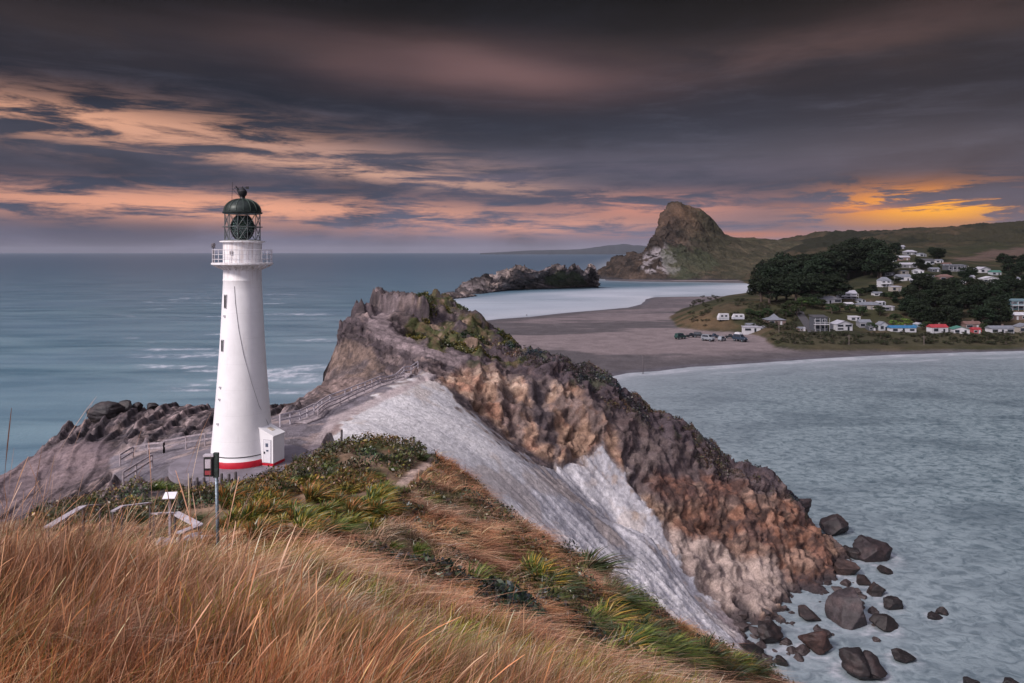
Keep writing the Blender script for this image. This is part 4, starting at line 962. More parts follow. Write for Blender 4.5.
# row of bollards
b0 = None
for i, (px, py) in enumerate(((190.5, 479), (197, 479.5), (204, 480.5), (221.5, 482), (229, 483), (235.5, 484.5), (264, 455.8))[:6]):
    x, y, z = P(px, py, 53.5); z = float(hl(x, y))
    if b0 is None:
        b0 = MB().lathe([(.11, -.4), (.11, .72), (.08, .80), (.02, .82)], 10).build('bollard', TIMD, None, 'auto'); b0.location = (x, y, z)
        tag(b0, 'x', 'bollard', 'short dark bollards at the foot of the tower')
        o = b0
    else: o = dup(b0, (x, y, z), 0, (1, 1, random.uniform(.9, 1.15)))
    o['label'] = ['leftmost short dark bollard beside the scrub', 'second short dark bollard from the left', 'short dark bollard just left of the sign pole', 'short dark bollard just right of the sign pole', 'second short dark bollard right of the sign pole', 'rightmost short dark bollard near the tower foot'][i]
# concrete steps edge in the scrub
stp = MB()
for i in range(9):
    x, y, z = P(252 - i * 5.2, 488 + i * 3.0, 52 - i * 1.1); stp.box((x, y, float(hl(x, y)) + .10), (1.3, .42, .16), .5)
tag(stp.build('steps', PALE), 'pale timber edged steps climbing through flax below the tower', 'steps')

# ================================================================== SIGN POLE, INFO BOARD, DECK RAILS (near)
GALV = plain('galvanised_steel', (.20, .25, .29), .45, .5, 14, .5)
X, Y, Zp = P(218.5, 548, 21.0); zg = float(hl(X, Y)); top = P(217, 454, 21.0)[2]
sp_ = empty('sign_post', (X, Y, zg), 0, 'grey steel post with a dark sign box standing in the dry grass', 'sign post')
h_ = top - zg
MB().bar((0, 0, -.4), (-.06, 0, h_ - .62), .095, n=10).build('post', GALV, sp_, True)
MB().box((-.07, 0, h_ - .32), (.15, .10, .72)).build('upper_post', plain('post_dark_green', (.035, .05, .045), .6, .4, 12), sp_, bevel=.01)
bx = MB().box((-.27, -.02, h_ - .36), (.27, .14, .56)).build('sign_box', BLK, sp_, bevel=.02)
MB().box((-.27, -.095, h_ - .26), (.17, .012, .26)).build('notice', plain('notice_pale', (.55, .50, .55), .5, .3, 40), bx)
MB().box((-.27, -.095, h_ - .52), (.17, .012, .12)).build('red_notice', plain('notice_red', (.35, .06, .07), .5, .3, 40), bx)
MB().box((-.27, -.0, h_ - .035), (.30, .18, .05)).build('sign_cap', PALE, bx)
X, Y, _ = P(170, 530, 30); zg = float(hl(X, Y)); top = P(170, 497, 30)[2]; h_ = top - zg
ib = empty('information_board', (X, Y, zg), 0, 'small white slanted information board on a thin post amid scrub', 'sign')
MB().bar((0, 0, -.4), (0, 0, h_), .09).build('post', TIM, ib)
MB().box((0, 0, h_ + .06), (.50, .38, .05), .1, .45).build('board', plain('board_white', (.78, .76, .82), .35), ib, bevel=.01)
# zig-zag deck rails half hidden by grass
def plank_rail(pts, label, th=.20, mat=PALE, posts=True):
    v = [Vector(P(*q)) for q in pts]; r = empty('deck_railing', v[0], 0, label, 'railing'); a0 = v[0]; R_ = MB(); R2 = MB()
    for a, b_ in zip(v[:-1], v[1:]):
        d_ = (b_ - a).normalized(); nn_ = Vector((-d_.y, d_.x, 0)).normalized() * th / 2; tk = Vector((0, 0, .05)); a_, b2 = a - a0, b_ - a0
        R_.add([a_ - nn_, b2 - nn_, b2 + nn_, a_ + nn_, a_ - nn_ + tk, b2 - nn_ + tk, b2 + nn_ + tk, a_ + nn_ + tk], [(3, 2, 1, 0), (4, 5, 6, 7), (0, 1, 5, 4), (1, 2, 6, 5), (2, 3, 7, 6), (3, 0, 4, 7)])
    R_.build('top_rail', mat, r); 
    for q in v:
        g_ = float(hl(q.x, q.y)); MB().bar(Vector((q.x, q.y, min(g_ - .3, q.z - .6))) - a0, q - a0 - Vector((0, 0, .01)), .06).build('post', TIMD, r)
    return r
plank_rail([(48, 528, 21), (66, 517, 23), (83, 507, 25.5)], 'sloping plank rail rising from the grass at the far left', .24)
plank_rail([(84, 506.5, 25.6), (100, 505.5, 26.5)], 'short level plank rail above dark scrub on the left', .14, TIM)
plank_rail([(113, 512, 25), (122, 507, 26), (150, 503.5, 27.5)], 'bent plank rail behind the tall grass left of the information board', .16)
plank_rail([(154, 514.5, 24), (175, 513.5, 25), (199, 526, 23), (180, 533.5, 21.5)], 'pale cornered deck railing beside the steel sign post', .26)
dk_ = MB()
for i in range(16):
    a = Vector(P(150 + i * 2.6, 533 - i * .4, 24.5)); a.z = float(hl(a.x, a.y)) + .1; dk_.box(a, (.16, 2.2, .06), .1)
tag(dk_.build('viewing_deck', TIM), 'small grey plank deck enclosed by the cornered railing', 'deck')
x, y, z = P(205, 520, 29); 
tag(MB().box((x, y, float(hl(x, y)) + .35), (1.5, .45, .08)).box((x - .5, y, float(hl(x, y)) + .0), (.1, .4, .8)).box((x + .5, y, float(hl(x, y)) + .0), (.1, .4, .8)).build('bench', PALE), 'low pale plank bench between the deck and the steel post', 'bench')
# wooden stake on the mound and channel marker
x, y, z = P(341, 452, 51); zg = float(hl(x, y))
tag(MB().bar((x, y, zg - .4), (x + .05, y, zg + 1.25), .16, n=7).build('stake', TIMD), 'short dark stake standing at the edge of the scrub mound', 'post')
X, Y = sea_pt(643, 374); X2 = X
mk = empty('channel_marker', (X, Y, 0), 0, 'thin dark marker pole standing in the shallows off the beach', 'marker pole')
MB().bar((0, 0, -1.5), (0, 0, 7.6), .34, n=8).build('pole', TIMD, mk, True); MB().box((0, 0, 7.3), (1.5, .2, .22)).build('crossbar', TIMD, mk)
X, Y, Z_ = ray_land(527, 316.2)
# walkers on the beach
def walker(px, py, label, coat):
    X, Y, Z_ = ray_land(px, py, 300, 900); me = bpy.data.meshes.new('person')
    vs = [(0, 0, .92), (0, 0, 1.2), (0, 0, 1.45), (0, 0, 1.55), (0, 0, 1.70), (-.1, 0, .85), (-.12, -.15, .48), (-.12, -.10, .05), (-.12, -.25, .03), (.1, 0, .85), (.12, .12, .48), (.12, .30, .08), (.12, .18, .03),
          (-.19, 0, 1.40), (-.25, .06, 1.13), (-.24, -.08, .88), (.19, 0, 1.40), (.25, -.06, 1.13), (.24, .10, .90)]
    es = [(0, 1), (1, 2), (2, 3), (3, 4), (0, 5), (5, 6), (6, 7), (7, 8), (0, 9), (9, 10), (10, 11), (11, 12), (2, 13), (13, 14), (14, 15), (2, 16), (16, 17), (17, 18)]
    rr = [.15, .15, .16, .06, .10, .10, .07, .05, .045, .10, .07, .05, .045, .07, .05, .04, .07, .05, .04]
    me.from_pydata(vs, es, []); me.materials.append(coat); o = bpy.data.objects.new('person', me); COL.objects.link(o)
    md = o.modifiers.new('skin', 'SKIN'); sv = me.skin_vertices[0].data
    for i, r in enumerate(rr): sv[i].radius = (r, r)
    sv[0].use_root = True; ss_ = o.modifiers.new('sub', 'SUBSURF'); ss_.levels = ss_.render_levels = 1
    o.location = (X, Y, Z_); return tag(o, label, 'person')
walker(526.8, 316.4, 'distant person in dark clothes walking by the water on the grey beach', plain('dark_cloth', (.03, .03, .04), .9))

# ================================================================== SHORE BOULDERS
def boulder_mesh(seed, flat=1.0, facets=13, lobes=0):
    import bmesh
    bm = bmesh.new(); bmesh.ops.create_icosphere(bm, subdivisions=5, radius=1.0)
    V = np.array([v.co[:] for v in bm.verts]); r = np.random.default_rng(seed)
    for _ in range(facets):
        n = r.normal(size=3); n /= np.linalg.norm(n); d = r.uniform(.42, .78); k = V @ n; over = np.maximum(k - d, 0)[:, None]; V = V - over * n * .92
    f = fbm(V[:, 0] * 1.3, V[:, 1] * 1.3, V[:, 2] * 1.3, 5, seed, .55, True); s_ = vn(V[:, 0] * .3, V[:, 1] * .3, V[:, 2] * 5, seed + 3)
    f2 = fbm(V[:, 0] * 5, V[:, 1] * 5, V[:, 2] * 5, 3, seed + 8, .6)
    V = V / np.abs(V).max(0) ; V = V * (1 + .10 * f + .05 * s_ + .045 * f2)[:, None]
    if lobes: V = V * (1 - .28 * np.exp(-(V[:, 0] - .25) ** 2 / .02) * (V[:, 2] > -.2))[:, None]
    T = np.array([[v.index for v in f_.verts] for f_ in bm.faces]); bm.free()
    n_ = fbm(V[:, 0] * 2, V[:, 1] * 2, V[:, 2] * 2, 4, seed + 5)[:, None]
    return V, T, n_
MBO = ground_mat('boulder_rock', 0.62, 1.2, 6, .35, .8, .12, .45)
def boulder(px0, py0, px1, py1, label, col=(.045, .035, .038), seed=None, cat='boulder', group=None, sea=True, name='boulder', lobes=0, yz=None, rot=0, facets=13, sink=.30):
    seed = seed if seed is not None else int(px0 * 7 + py0); V, T, n_ = boulder_mesh(seed, lobes=lobes, facets=facets)
    if sea: X, Y = sea_pt((px0 + px1) / 2, py1 - 1.5); zb = 0
    else: X, Y, zb = yz
    w = (px1 - px0) / F * Y; hpx = py1 - py0; hgt = hpx / F * Y * .82; c = np.array(col) * .5
    o = mesh_np(name, V * [w / 2 * 1.03, w / 2 * .8, hgt * .62], T, MBO, np.clip(c * (1 + .5 * n_) + [.03, .015, .01] * np.maximum(n_, 0), 0, 1), tri=True)
    o.location = (X, Y + w * .3, zb + hgt * sink); o.rotation_euler = (0, rot, 0)
    return tag(o, label, cat, group)
for x0, y0, x1, y1, lb, colr, lob, rt in BL: boulder(x0, y0, x1, y1, lb, colr, lobes=lob, rot=rt)
for x0, y0, x1, y1, Yb, lb in ((84, 400, 118, 421, 88, 'big oval dark boulder perched on the left rock shelf'), (114, 396, 131, 413, 90, 'angular dark boulder right of the big oval one on the shelf'), (131, 401, 141, 410, 91, 'small pointed dark boulder on the left shelf skyline'), (144, 402, 156, 410, 91, 'small flat topped dark boulder on the shelf, nearest the tower')):
    X = ((x0 + x1) / 2 - 512) / F * Yb; zz = float(hl(X, Yb)); zz = max(zz, P(0, y1, Yb)[2] - .3)
    boulder(x0, y0, x1, y1, lb, (.05, .042, .046), sea=False, yz=(X, Yb, min(zz, P(0, y1, Yb)[2])), facets=2, sink=.34)
# dark block leaning on the bluff's seaward edge
for x0, y0, x1, y1, Yb, lb in ((796, 494, 813, 512, 118, 'upper dark block leaning on the seaward edge of the bluff'), (800, 508, 816, 528, 117, 'lower dark block leaning on the seaward edge of the bluff')):
    X = ((x0 + x1) / 2 - 512) / F * Yb; boulder(x0, y0, x1, y1, lb, (.06, .045, .05), sea=False, yz=(X, Yb, P(0, y1, Yb)[2]))
# rubble: copies of four stones
protos = []
for i in range(4):
    V, T, n_ = boulder_mesh(900 + i); o = mesh_np('shore_stone', V * [.5, .45, .36], T, MBO, np.clip(np.array((.05, .037, .037)) * (1 + .5 * n_), 0, 1), tri=True, link=False); protos.append(o)
rr = np.random.default_rng(5); cnt = 0
lines = [((735, 645), (845, 612)), ((760, 655), (830, 640)), ((830, 580), (880, 600)), ((850, 600), (890, 640)), ((745, 632), (800, 612)), ((770, 640), (800, 668))]
while cnt < 60:
    (a, b_), (c_, d_) = lines[cnt % len(lines)]; q = rr.random(); px = a + (c_ - a) * q + rr.normal() * 7; py = b_ + (d_ - b_) * q + rr.normal() * 5
    X, Y = sea_pt(px, py); z = max(float(hl(X, Y)), -.15); s_ = rr.uniform(.5, 1.9) ** 1.3; p_ = protos[cnt % 4]
    o = p_.copy(); COL.objects.link(o); o.location = (X, Y, z + .08 * s_); o.rotation_euler = (rr.uniform(-.3, .3), rr.uniform(-.3, .3), rr.uniform(0, 6)); o.scale = (s_, s_, s_)
    tag(o, 'small dark stone among the rubble at the foot of the clay and bluff', 'rock', 'small stones along the foot of the bluff'); cnt += 1
X, Y, Z_ = ray_head(333, 627, 4)
V, T, n_ = boulder_mesh(77); o = mesh_np('stone', V * [.085, .07, .065], T, ground_mat('pale_stone', .8, 4, 20, .2, .6, .02), np.clip(np.array((.42, .36, .36)) * (1 + .3 * n_), 0, 1), tri=True)
o.location = (X, Y, P(0, 630, Y)[2] + .02); tag(o, 'pale lichen grey stone lying in the foreground grass', 'stone')
# ================================================================== TOWNSHIP
GLASSD = plain('dark_window', (.02, .025, .035), .15, .2, 2, spec=.8)
def roofm(c, nm): return plain('roof_' + nm, c, .6, .18, .5)
def wallm(c, nm): return plain('house_wall_' + nm, c, .8, .08, .6)
RC = {'grey': (.16, .17, .20), 'pale': (.36, .36, .41), 'dark': (.07, .07, .08), 'blue': (.03, .13, .26), 'red': (.30, .035, .045), 'green': (.06, .17, .14), 'brown': (.15, .09, .08), 'white': (.48, .48, .52), 'teal': (.12, .19, .22)}
WC = {'white': (.46, .46, .49), 'cream': (.32, .29, .26), 'grey': (.18, .18, .20), 'dark': (.07, .075, .09), 'brown': (.17, .12, .11), 'blue': (.10, .22, .34), 'pale': (.36, .38, .41), 'red': (.35, .06, .07), 'teal': (.12, .22, .25)}
def house(pxc, py, wpx, hpx, rtype, wcol, rcol, label, rz=0.0, storeys=1, depth=.7, deck=False, cat='house', name='house', Yr=(300, 1000)):
    X, Y, Z_ = ray_land(pxc, py, *Yr)
    w = wpx / F * Y * .84; hh = hpx / F * Y * .82; d = max(5.0, w * depth)
    rh = hh * (.36 if rtype in ('gable', 'hip', 'side') else .10) if rtype != 'pyramid' else hh * .55
    wh = hh - rh; o = empty(name, (X, Y + d * .5, Z_), rz, label, cat, 'houses and sheds of the beach township')
    wm = wallm(WC[wcol], wcol); rm = roofm(RC[rcol], rcol)
    MB().box((0, 0, wh / 2 - 1.5), (w * .94, d * .9, wh + 3)).build('wall', wm, o)
    W2, D2 = w / 2, d / 2; mb = MB()
    if rtype == 'gable':      # gable end faces the sea
        V = [(-W2, -D2, wh), (0, -D2, wh + rh), (W2, -D2, wh), (-W2, D2, wh), (0, D2, wh + rh), (W2, D2, wh)]
        V2 = [(x, y, z - .22) for x, y, z in V]; mb.add(V + V2, [(0, 1, 4, 3), (1, 2, 5, 4), (6, 9, 10, 7), (7, 10, 11, 8), (0, 6, 7, 1), (1, 7, 8, 2), (3, 4, 10, 9), (4, 5, 11, 10), (0, 3, 9, 6), (2, 8, 11, 5)])
        for s2, fc_ in ((-.9, (2, 1, 0)), (.9, (0, 1, 2))): MB().add([(-W2 * .94, D2 * s2, wh), (0, D2 * s2, wh + rh * .94 - .2), (W2 * .94, D2 * s2, wh)], [fc_]).build('gable_end', wm, o)
    elif rtype == 'side':     # ridge parallel to the shore
        V = [(-W2, -D2, wh), (W2, -D2, wh), (W2, 0, wh + rh), (-W2, 0, wh + rh), (-W2, D2, wh), (W2, D2, wh)]
        mb.add(V, [(0, 1, 2, 3), (3, 2, 5, 4), (1, 5, 2), (0, 3, 4), (0, 4, 5, 1)])
    elif rtype == 'hip':
        q = min(W2 * .55, D2); mb.add([(-W2, -D2, wh), (W2, -D2, wh), (W2, D2, wh), (-W2, D2, wh), (-W2 + q, 0, wh + rh), (W2 - q, 0, wh + rh)], [(0, 1, 5, 4), (1, 2, 5), (2, 3, 4, 5), (3, 0, 4), (3, 2, 1, 0)])
    elif rtype == 'pyramid':
        mb.add([(-W2 * 1.05, -D2, wh), (W2 * 1.05, -D2, wh), (W2 * 1.05, D2, wh), (-W2 * 1.05, D2, wh), (0, 0, wh + rh), (-W2 * .4, -D2 * .4, wh + rh * .35), (W2 * .4, -D2 * .4, wh + rh * .35), (W2 * .4, D2 * .4, wh + rh * .35), (-W2 * .4, D2 * .4, wh + rh * .35)],
               [(0, 1, 6, 5), (1, 2, 7, 6), (2, 3, 8, 7), (3, 0, 5, 8), (5, 6, 4), (6, 7, 4), (7, 8, 4), (8, 5, 4), (3, 2, 1, 0)])
    else:
        mb.add([(-W2, -D2, wh), (W2, -D2, wh), (W2, D2, wh + rh), (-W2, D2, wh + rh), (-W2, -D2, wh + .3), (W2, -D2, wh + .3), (W2, D2, wh + rh + .3), (-W2, D2, wh + rh + .3)], [(3, 2, 1, 0), (4, 5, 6, 7), (0, 1, 5, 4), (1, 2, 6, 5), (2, 3, 7, 6), (3, 0, 4, 7)])
    rf = mb.build('roof', rm, o)
    if rtype in ('side', 'hip') and wpx > 18: MB().box((W2 * .3, D2 * .2, wh + rh), (.7, .7, 1.4)).build('chimney', wallm(WC['brown'], 'brown'), rf)
    sh_ = wh / storeys; n = max(2, int(w / 4.2)); fr_m = wallm(WC['white' if wcol not in ('white', 'pale', 'cream') else 'grey'], 'white' if wcol not in ('white', 'pale', 'cream') else 'grey')
    for s_ in range(storeys):
        for i in range(n):
            xx = -w * .94 / 2 + w * .94 * (i + .5) / n; yy = -d * .45 - .02
            if s_ == 0 and i == n // 2 and storeys < 3 and not deck:
                dd = MB().box((xx, yy - .02, 1.05), (1.1, .08, 2.1)).build('door', GLASSD if wcol in ('white', 'pale') else fr_m, o); continue
            ww, wh2 = w * .94 / n * random.choice((.5, .65, .75)), sh_ * random.choice((.38, .48))
            f_ = MB().box((xx, yy - .02, sh_ * (s_ + .55)), (ww + .3, .10, wh2 + .3)).build('window', fr_m, o)
            MB().box((xx, yy - .09, sh_ * (s_ + .55)), (ww, .04, wh2)).build('pane', GLASSD, f_)
    if deck:
        dz_ = sh_ * (storeys - 1) if storeys > 1 else .4; mb = MB().box((0, -d * .45 - 1.2, dz_), (w * .96, 2.4, .25)); k = max(3, int(w / 3.5))
        for i in range(k + 1):
            xx = -w * .47 + w * .94 * i / k; mb.bar((xx, -d * .45 - 2.3, -3), (xx, -d * .45 - 2.3, wh), .14)
        mb.bar((-w * .47, -d * .45 - 2.3, dz_ + 1.1), (w * .47, -d * .45 - 2.3, dz_ + 1.1), .14).build('verandah', wallm(WC['white'], 'white'), o)
    return o
HS = [
 (848.5,299,22,10,'side','white','pale','two storey white house with posted verandah at the edge of the dark trees',0,2,.6,1),
 (830,304,30,9,'hip','white','pale','wide low white house with pale hipped roof below the dark trees',.1,1,.6,0),
 (872,310,27,9,'hip','cream','grey','cream house with grey hipped roof in the middle of the lower slope',0,1,.7,0),
 (821,331,18,18,'flat','dark','dark','dark boxy two storey house at the left end of the front row',0,2,.8,1),
 (844,331,22,12,'gable','white','pale','white two storey gabled house right of the dark boxy one',.15,2,.7,0),
 (866,328,15,10,'side','grey','grey','grey house squeezed behind the white two storey gabled one',0,1,.7,0),
 (884,331,11,11,'gable','pale','grey','narrow pale gabled house left of the blue roofed one',.1,1,.8,0),
 (904,332.5,32,8,'side','white','blue','long white house with bright blue roof on the front row',0,1,.35,0),
 (940,333,22,10,'side','white','red','white house with bright red roof on the front row',.1,1,.5,0),
 (963,334,19,9,'gable','white','green','white gabled house with dark green roof beside the red roofed one',-.2,1,.8,0),
 (974,329,20,9,'side','brown','brown','brown house behind the green roofed one',0,1,.6,0),
 (978,333.5,10,7,'side','red','red','small dark red shed right of the green roofed house',0,1,.8,0),
 (1003,333.5,30,9,'side','white','grey','long white house with grey roof at the right of the front row',.05,1,.4,0),
 (1028,333,20,11,'gable','cream','grey','cream house cut by the right edge on the front row',0,1,.7,0),
 (1018,320,28,9,'side','brown','white','brown house with white roof at the right edge, second row',0,1,.5,0),
 (1022,310,28,12,'flat','teal','teal','teal two storey house at the right edge above the white roofed one',0,2,.7,1),
 (981,295,28,8,'side','pale','grey','pale long house alone against the dark trees on the right slope',-.1,1,.4,0),
 (985,273,15,7.5,'gable','white','pale','white gabled house highest on the right slope',.2,1,.8,0),
 (997,275.5,12,6,'side','pale','green','pale house with green roof beside the highest white gabled one',0,1,.7,0),
 (993,283,20,8,'gable','white','white','white house with white roof just below the green roofed one',-.15,1,.7,0),
 (957,271.5,26,8,'flat','dark','grey','long dark house with white rails on the upper slope',.1,1,.4,1),
 (886.5,287,13,12,'hip','white','grey','white two storey house with grey hipped roof at the left of the hill cluster',0,2,.9,1),
 (897,291.5,12,6,'flat','cream','pale','small cream block below the hill cluster',0,1,.8,0),
 (905,281,17,8,'side','white','grey','white house with grey roof in the centre of the hill cluster',0,1,.6,0),
 (910,268,19,6.5,'side','grey','pale','grey house with pale roof near the top of the hill cluster',0,1,.6,0),
 (904.5,260.5,15,6,'side','brown','pale','brown house with pale roof above the grey one in the hill cluster',0,1,.6,0),
 (912,255,14,6,'hip','grey','pale','topmost house of the hill cluster, with a pale roof',0,1,.7,0),
 (928,264.5,17,7,'side','pale','dark','pale house with dark roof right of the hill cluster',0,1,.6,0),
 (920,274,12,6,'gable','white','pale','small white gabled house at the right foot of the hill cluster',-.3,1,.8,0),
 (947,281,17,8,'hip','brown','brown','brown roofed house below the long dark one',0,1,.7,0),
 (890,276,12,6.5,'gable','grey','dark','small dark roofed house at the left top of the hill cluster',0,1,.8,0),
 (896,268.5,11,5.5,'side','dark','dark','small dark house at the upper left of the hill cluster',0,1,.8,0),
 (936,272,11,5.5,'side','dark','grey','small dark house between the hill cluster and the long railed one',0,1,.8,0),
 (890,311,12,5,'flat','grey','pale','low grey garage right of the cream hipped house',0,1,.8,0),
 (777,325,23,13,'pyramid','brown','grey','old cottage with a steep grey pyramid roof left of the front row',0,1,.9,0),
 (755.5,332.5,28,6,'flat','white','pale','long low white shed behind the parked vehicles',0,1,.25,0),
 (753,327.5,14,5,'side','grey','grey','small grey shed just behind the long low white one',0,1,.7,0),
 (901,249,11,4.5,'side','dark','pale','dark house with pale roof behind the topmost one of the cluster',0,1,.7,0),
 (923,256.5,9,4.5,'gable','pale','grey','tiny pale gabled house right of the topmost house',.2,1,.8,0),
 (893,262,9,4.5,'side','pale','dark','tiny pale house left of the brown one in the hill cluster',0,1,.8,0),
 (917,283,10,5,'side','dark','pale','small dark house with pale roof under the white gabled one',0,1,.7,0),
 (931,279,9,4.5,'flat','grey','white','tiny grey cabin with white roof left of the brown roofed house',0,1,.8,0),
 (940,263,9,4.5,'side','white','grey','tiny white house left of the long railed dark one',0,1,.8,0),
 (905,274.5,10,4.5,'flat','cream','grey','tiny cream house wedged in the middle of the hill cluster',.2,1,.8,0),
 (850,306.5,10,4.5,'side','grey','white','small grey shed with white roof left of the cream hipped house',0,1,.8,0),
 (882,305,10,4.5,'side','pale','pale','small pale house half hidden above the cream hipped roof',0,1,.8,0),
 (803,331.5,8,5,'side','brown','grey','small brown shed between the cottage and the dark boxy house',0,1,.8,0),
 (921,327,9,5,'gable','blue','pale','small blue gabled house right of the blue roofed one',0,1,.8,0),
 (873,331,9,5.5,'flat','dark','grey','small dark garage on the front row left of the narrow pale house',0,1,.8,0),
 (992,304,12,5,'side','grey','dark','grey house with dark roof among pines at right',0,1,.6,0),
 (1010,290,12,5,'side','brown','dark','brown house with dark roof high at the right edge',0,1,.6,0),
 (934,286,10,5,'side','cream','grey','tiny cream house at the top edge of the right pine mass',0,1,.8,0),
 (962,284,11,5,'gable','white','dark','tiny white gabled house above the right pine mass',.2,1,.8,0),
 (972,279,9,4.5,'side','grey','pale','tiny grey house left of the white roofed one on the right slope',0,1,.8,0),
 (948,266.5,10,4.5,'side','pale','brown','tiny pale house with brown roof just behind the long railed dark one',0,1,.8,0),
 (879,296,11,5,'side','white','grey','tiny white house between the pine knoll and the small cream block',0,1,.8,0),
 (862,303,10,5,'gable','pale','grey','tiny pale gabled house just right of the posted verandah house',0,1,.8,0),
 (1016,281,12,5,'side','white','grey','tiny white house high at the right edge',0,1,.8,0),
 (856,321,12,5,'flat','white','white','small flat white annex between the gabled white and grey houses',0,1,.8,0)]
random.seed(3)
for h in HS: house(*h[:8], rz=h[8], storeys=h[9], depth=h[10], deck=bool(h[11]))
# caravans on the dune
def caravan(px, py, wpx, hpx, label, rz, stripe):
    X, Y, Z_ = ray_land(px, py, 300, 700); w = wpx / F * Y * .8; h = hpx / F * Y * .8; o = empty('camper_van', (X, Y, Z_), rz, label, 'camper van')
    V = [(-w/2, -1.2, .5), (w/2, -1.2, .5), (w/2, 1.2, .5), (-w/2, 1.2, .5), (-w/2, -1.2, h*.5), (w/2, -1.2, h*.6), (w/2, 1.2, h*.6), (-w/2, 1.2, h*.5), (-w*.36, -1.15, h), (w*.47, -1.15, h), (w*.47, 1.15, h), (-w*.36, 1.15, h)]
    MB().add(V, [(3,2,1,0), (0,1,5,4), (1,2,6,5), (2,3,7,6), (3,0,4,7), (4,5,9,8), (5,6,10,9), (6,7,11,10), (7,4,8,11), (8,9,10,11)]).build('body', wallm(WC['white'], 'white'), o, bevel=.12)
    MB().box((-w*.15, -1.22, h*.68), (w*.2, .06, h*.22)).build('window', GLASSD, o); MB().box((w*.22, -1.22, h*.68), (w*.2, .06, h*.22)).build('window', GLASSD, o)
    MB().box((0, -1.22, h*.36), (w*.9, .05, .2)).build('stripe', stripe, o)
    for xx in (-w*.3, w*.3):
        MB().bar((xx, -1.25, .36), (xx, 1.25, .36), .72, .72, 14).build('wheel', BLK, o)
caravan(723, 321, 14, 9, 'left white camper van parked on the grassy dune', .1, roofm(RC['teal'], 'teal'))
caravan(738, 320, 15, 7.5, 'right white camper van parked on the grassy dune', -.1, roofm(RC['blue'], 'blue'))
# vehicles on the sand
def car(px, py, wpx, label, body, rz, kind='suv', cargo=None):
    X, Y, Z_ = ray_land(px, py, 300, 420); s_ = wpx / F * Y / 4.7; o = empty('parked_car', (X, Y, Z_), rz, label, 'car', 'vehicles parked on the beach'); o.scale = (s_ * 1.15, s_ * 1.15, s_ * 1.45)
    prof_ = {'suv': [(-2.3,.5), (-2.35,.95), (-2.2,1.1), (-1.95,1.75), (.55,1.8), (1.15,1.2), (2.2,1.05), (2.35,.8), (2.3,.5)],
             'ute': [(-2.3,.55), (-2.35,1.05), (-.65,1.08), (-.45,1.75), (.6,1.78), (1.15,1.2), (2.2,1.08), (2.35,.8), (2.3,.55)]}[kind]
    n = len(prof_); V = [(x, -.88, z) for x, z in prof_] + [(x, .88, z) for x, z in prof_]
    V = [(x, y * (.86 if z > 1.3 else 1), z) for x, y, z in V]
    MB().add(V, [tuple(range(n)), tuple(range(2*n-1, n-1, -1))] + [(i, i + n, (i+1) % n + n, (i+1) % n) for i in range(n)]).build('body', body, o, bevel=.06)
    x0, x1 = ((-1.8, .55) if kind == 'suv' else (-.35, .6))
    for s2 in (-1, 1): MB().add([(x0, s2*.90, 1.15), (x1 + .3, s2*.90, 1.15), (x1, s2*.785, 1.66), (x0 + .1, s2*.785, 1.66)], [(0,1,2,3) if s2 < 0 else (3,2,1,0)]).build('side_window', GLASSD, o)
    MB().add([(1.17,-.74,1.24), (1.17,.74,1.24), (.66,.68,1.72), (.66,-.68,1.72)], [(0,1,2,3)]).build('windscreen', GLASSD, o)
    for xx in (-1.45, 1.45):
        for s2 in (-1, 1):
            w_ = MB().bar((xx, s2*.66, .38), (xx, s2*.92, .38), .76, .76, 16).build('wheel', BLK, o); MB().bar((xx, s2*.92, .38), (xx, s2*.935, .38), .4, .4, 12).build('rim', GALV, w_)
    for s2 in (-1, 1): MB().box((2.30, s2*.65, .88), (.10, .32, .16)).build('headlight', wallm(WC['white'], 'white'), o)
    if cargo: MB().box((-.6, 0, 2.05), (2.2, 1.5, .4), taper=.75).build('roof_box', wallm(WC['white'], 'white'), o)
    return o
cdk = plain('car_black', (.018, .022, .028), .3, .1); csl = plain('car_silver', (.22, .24, .27), .3, .1); cbl = plain('car_navy', (.03, .045, .07), .3, .1); cgn = plain('car_green', (.02, .05, .045), .35)
car(680.5, 339.3, 11, 'dark green off-road car at the left end of the parked row', cgn, .5)
car(691, 337.4, 8, 'small dark pickup between the green and the black off-road cars', cdk, .2, 'ute')
car(699, 337.6, 10, 'black off-road car set back behind the silver fronted one', cdk, -.4)
car(708, 341.3, 12, 'navy and silver off-road car in the middle of the parked row', csl, -.9)
car(714, 338, 8, 'navy pickup just behind the silver off-road car', cbl, .1, 'ute')
car(722, 341.2, 9, 'small silver car fourth along the parked row', csl, .8)
car(730, 338.5, 8, 'dark pickup left of the vehicle with a white load', cdk, 0, 'ute')
car(740, 341.5, 13, 'large dark off-road car with a white load on its roof', cbl, -1.0, 'suv', True)
# power poles in the township
pm_ = plain('pole_wood', (.16, .13, .12))
for i, (px, py, hp_) in enumerate(((779, 333, 12), (849, 345, 10), (924, 345, 9))):
    X, Y, Z_ = ray_land(px, py, 300, 500); hm = hp_ / F * Y
    o = empty('power_pole', (X, Y, Z_), 0, ('thin pole beside the road right of the pyramid roofed cottage', 'thin pole at the beach bank under the white gabled house', 'thin pole at the beach bank under the blue roofed house')[i], 'pole')
    MB().bar((0, 0, -.5), (0, 0, hm), .3, n=8).build('pole', pm_, o); MB().box((0, 0, hm - .6), (2.2, .15, .2)).build('crossarm', pm_, o)
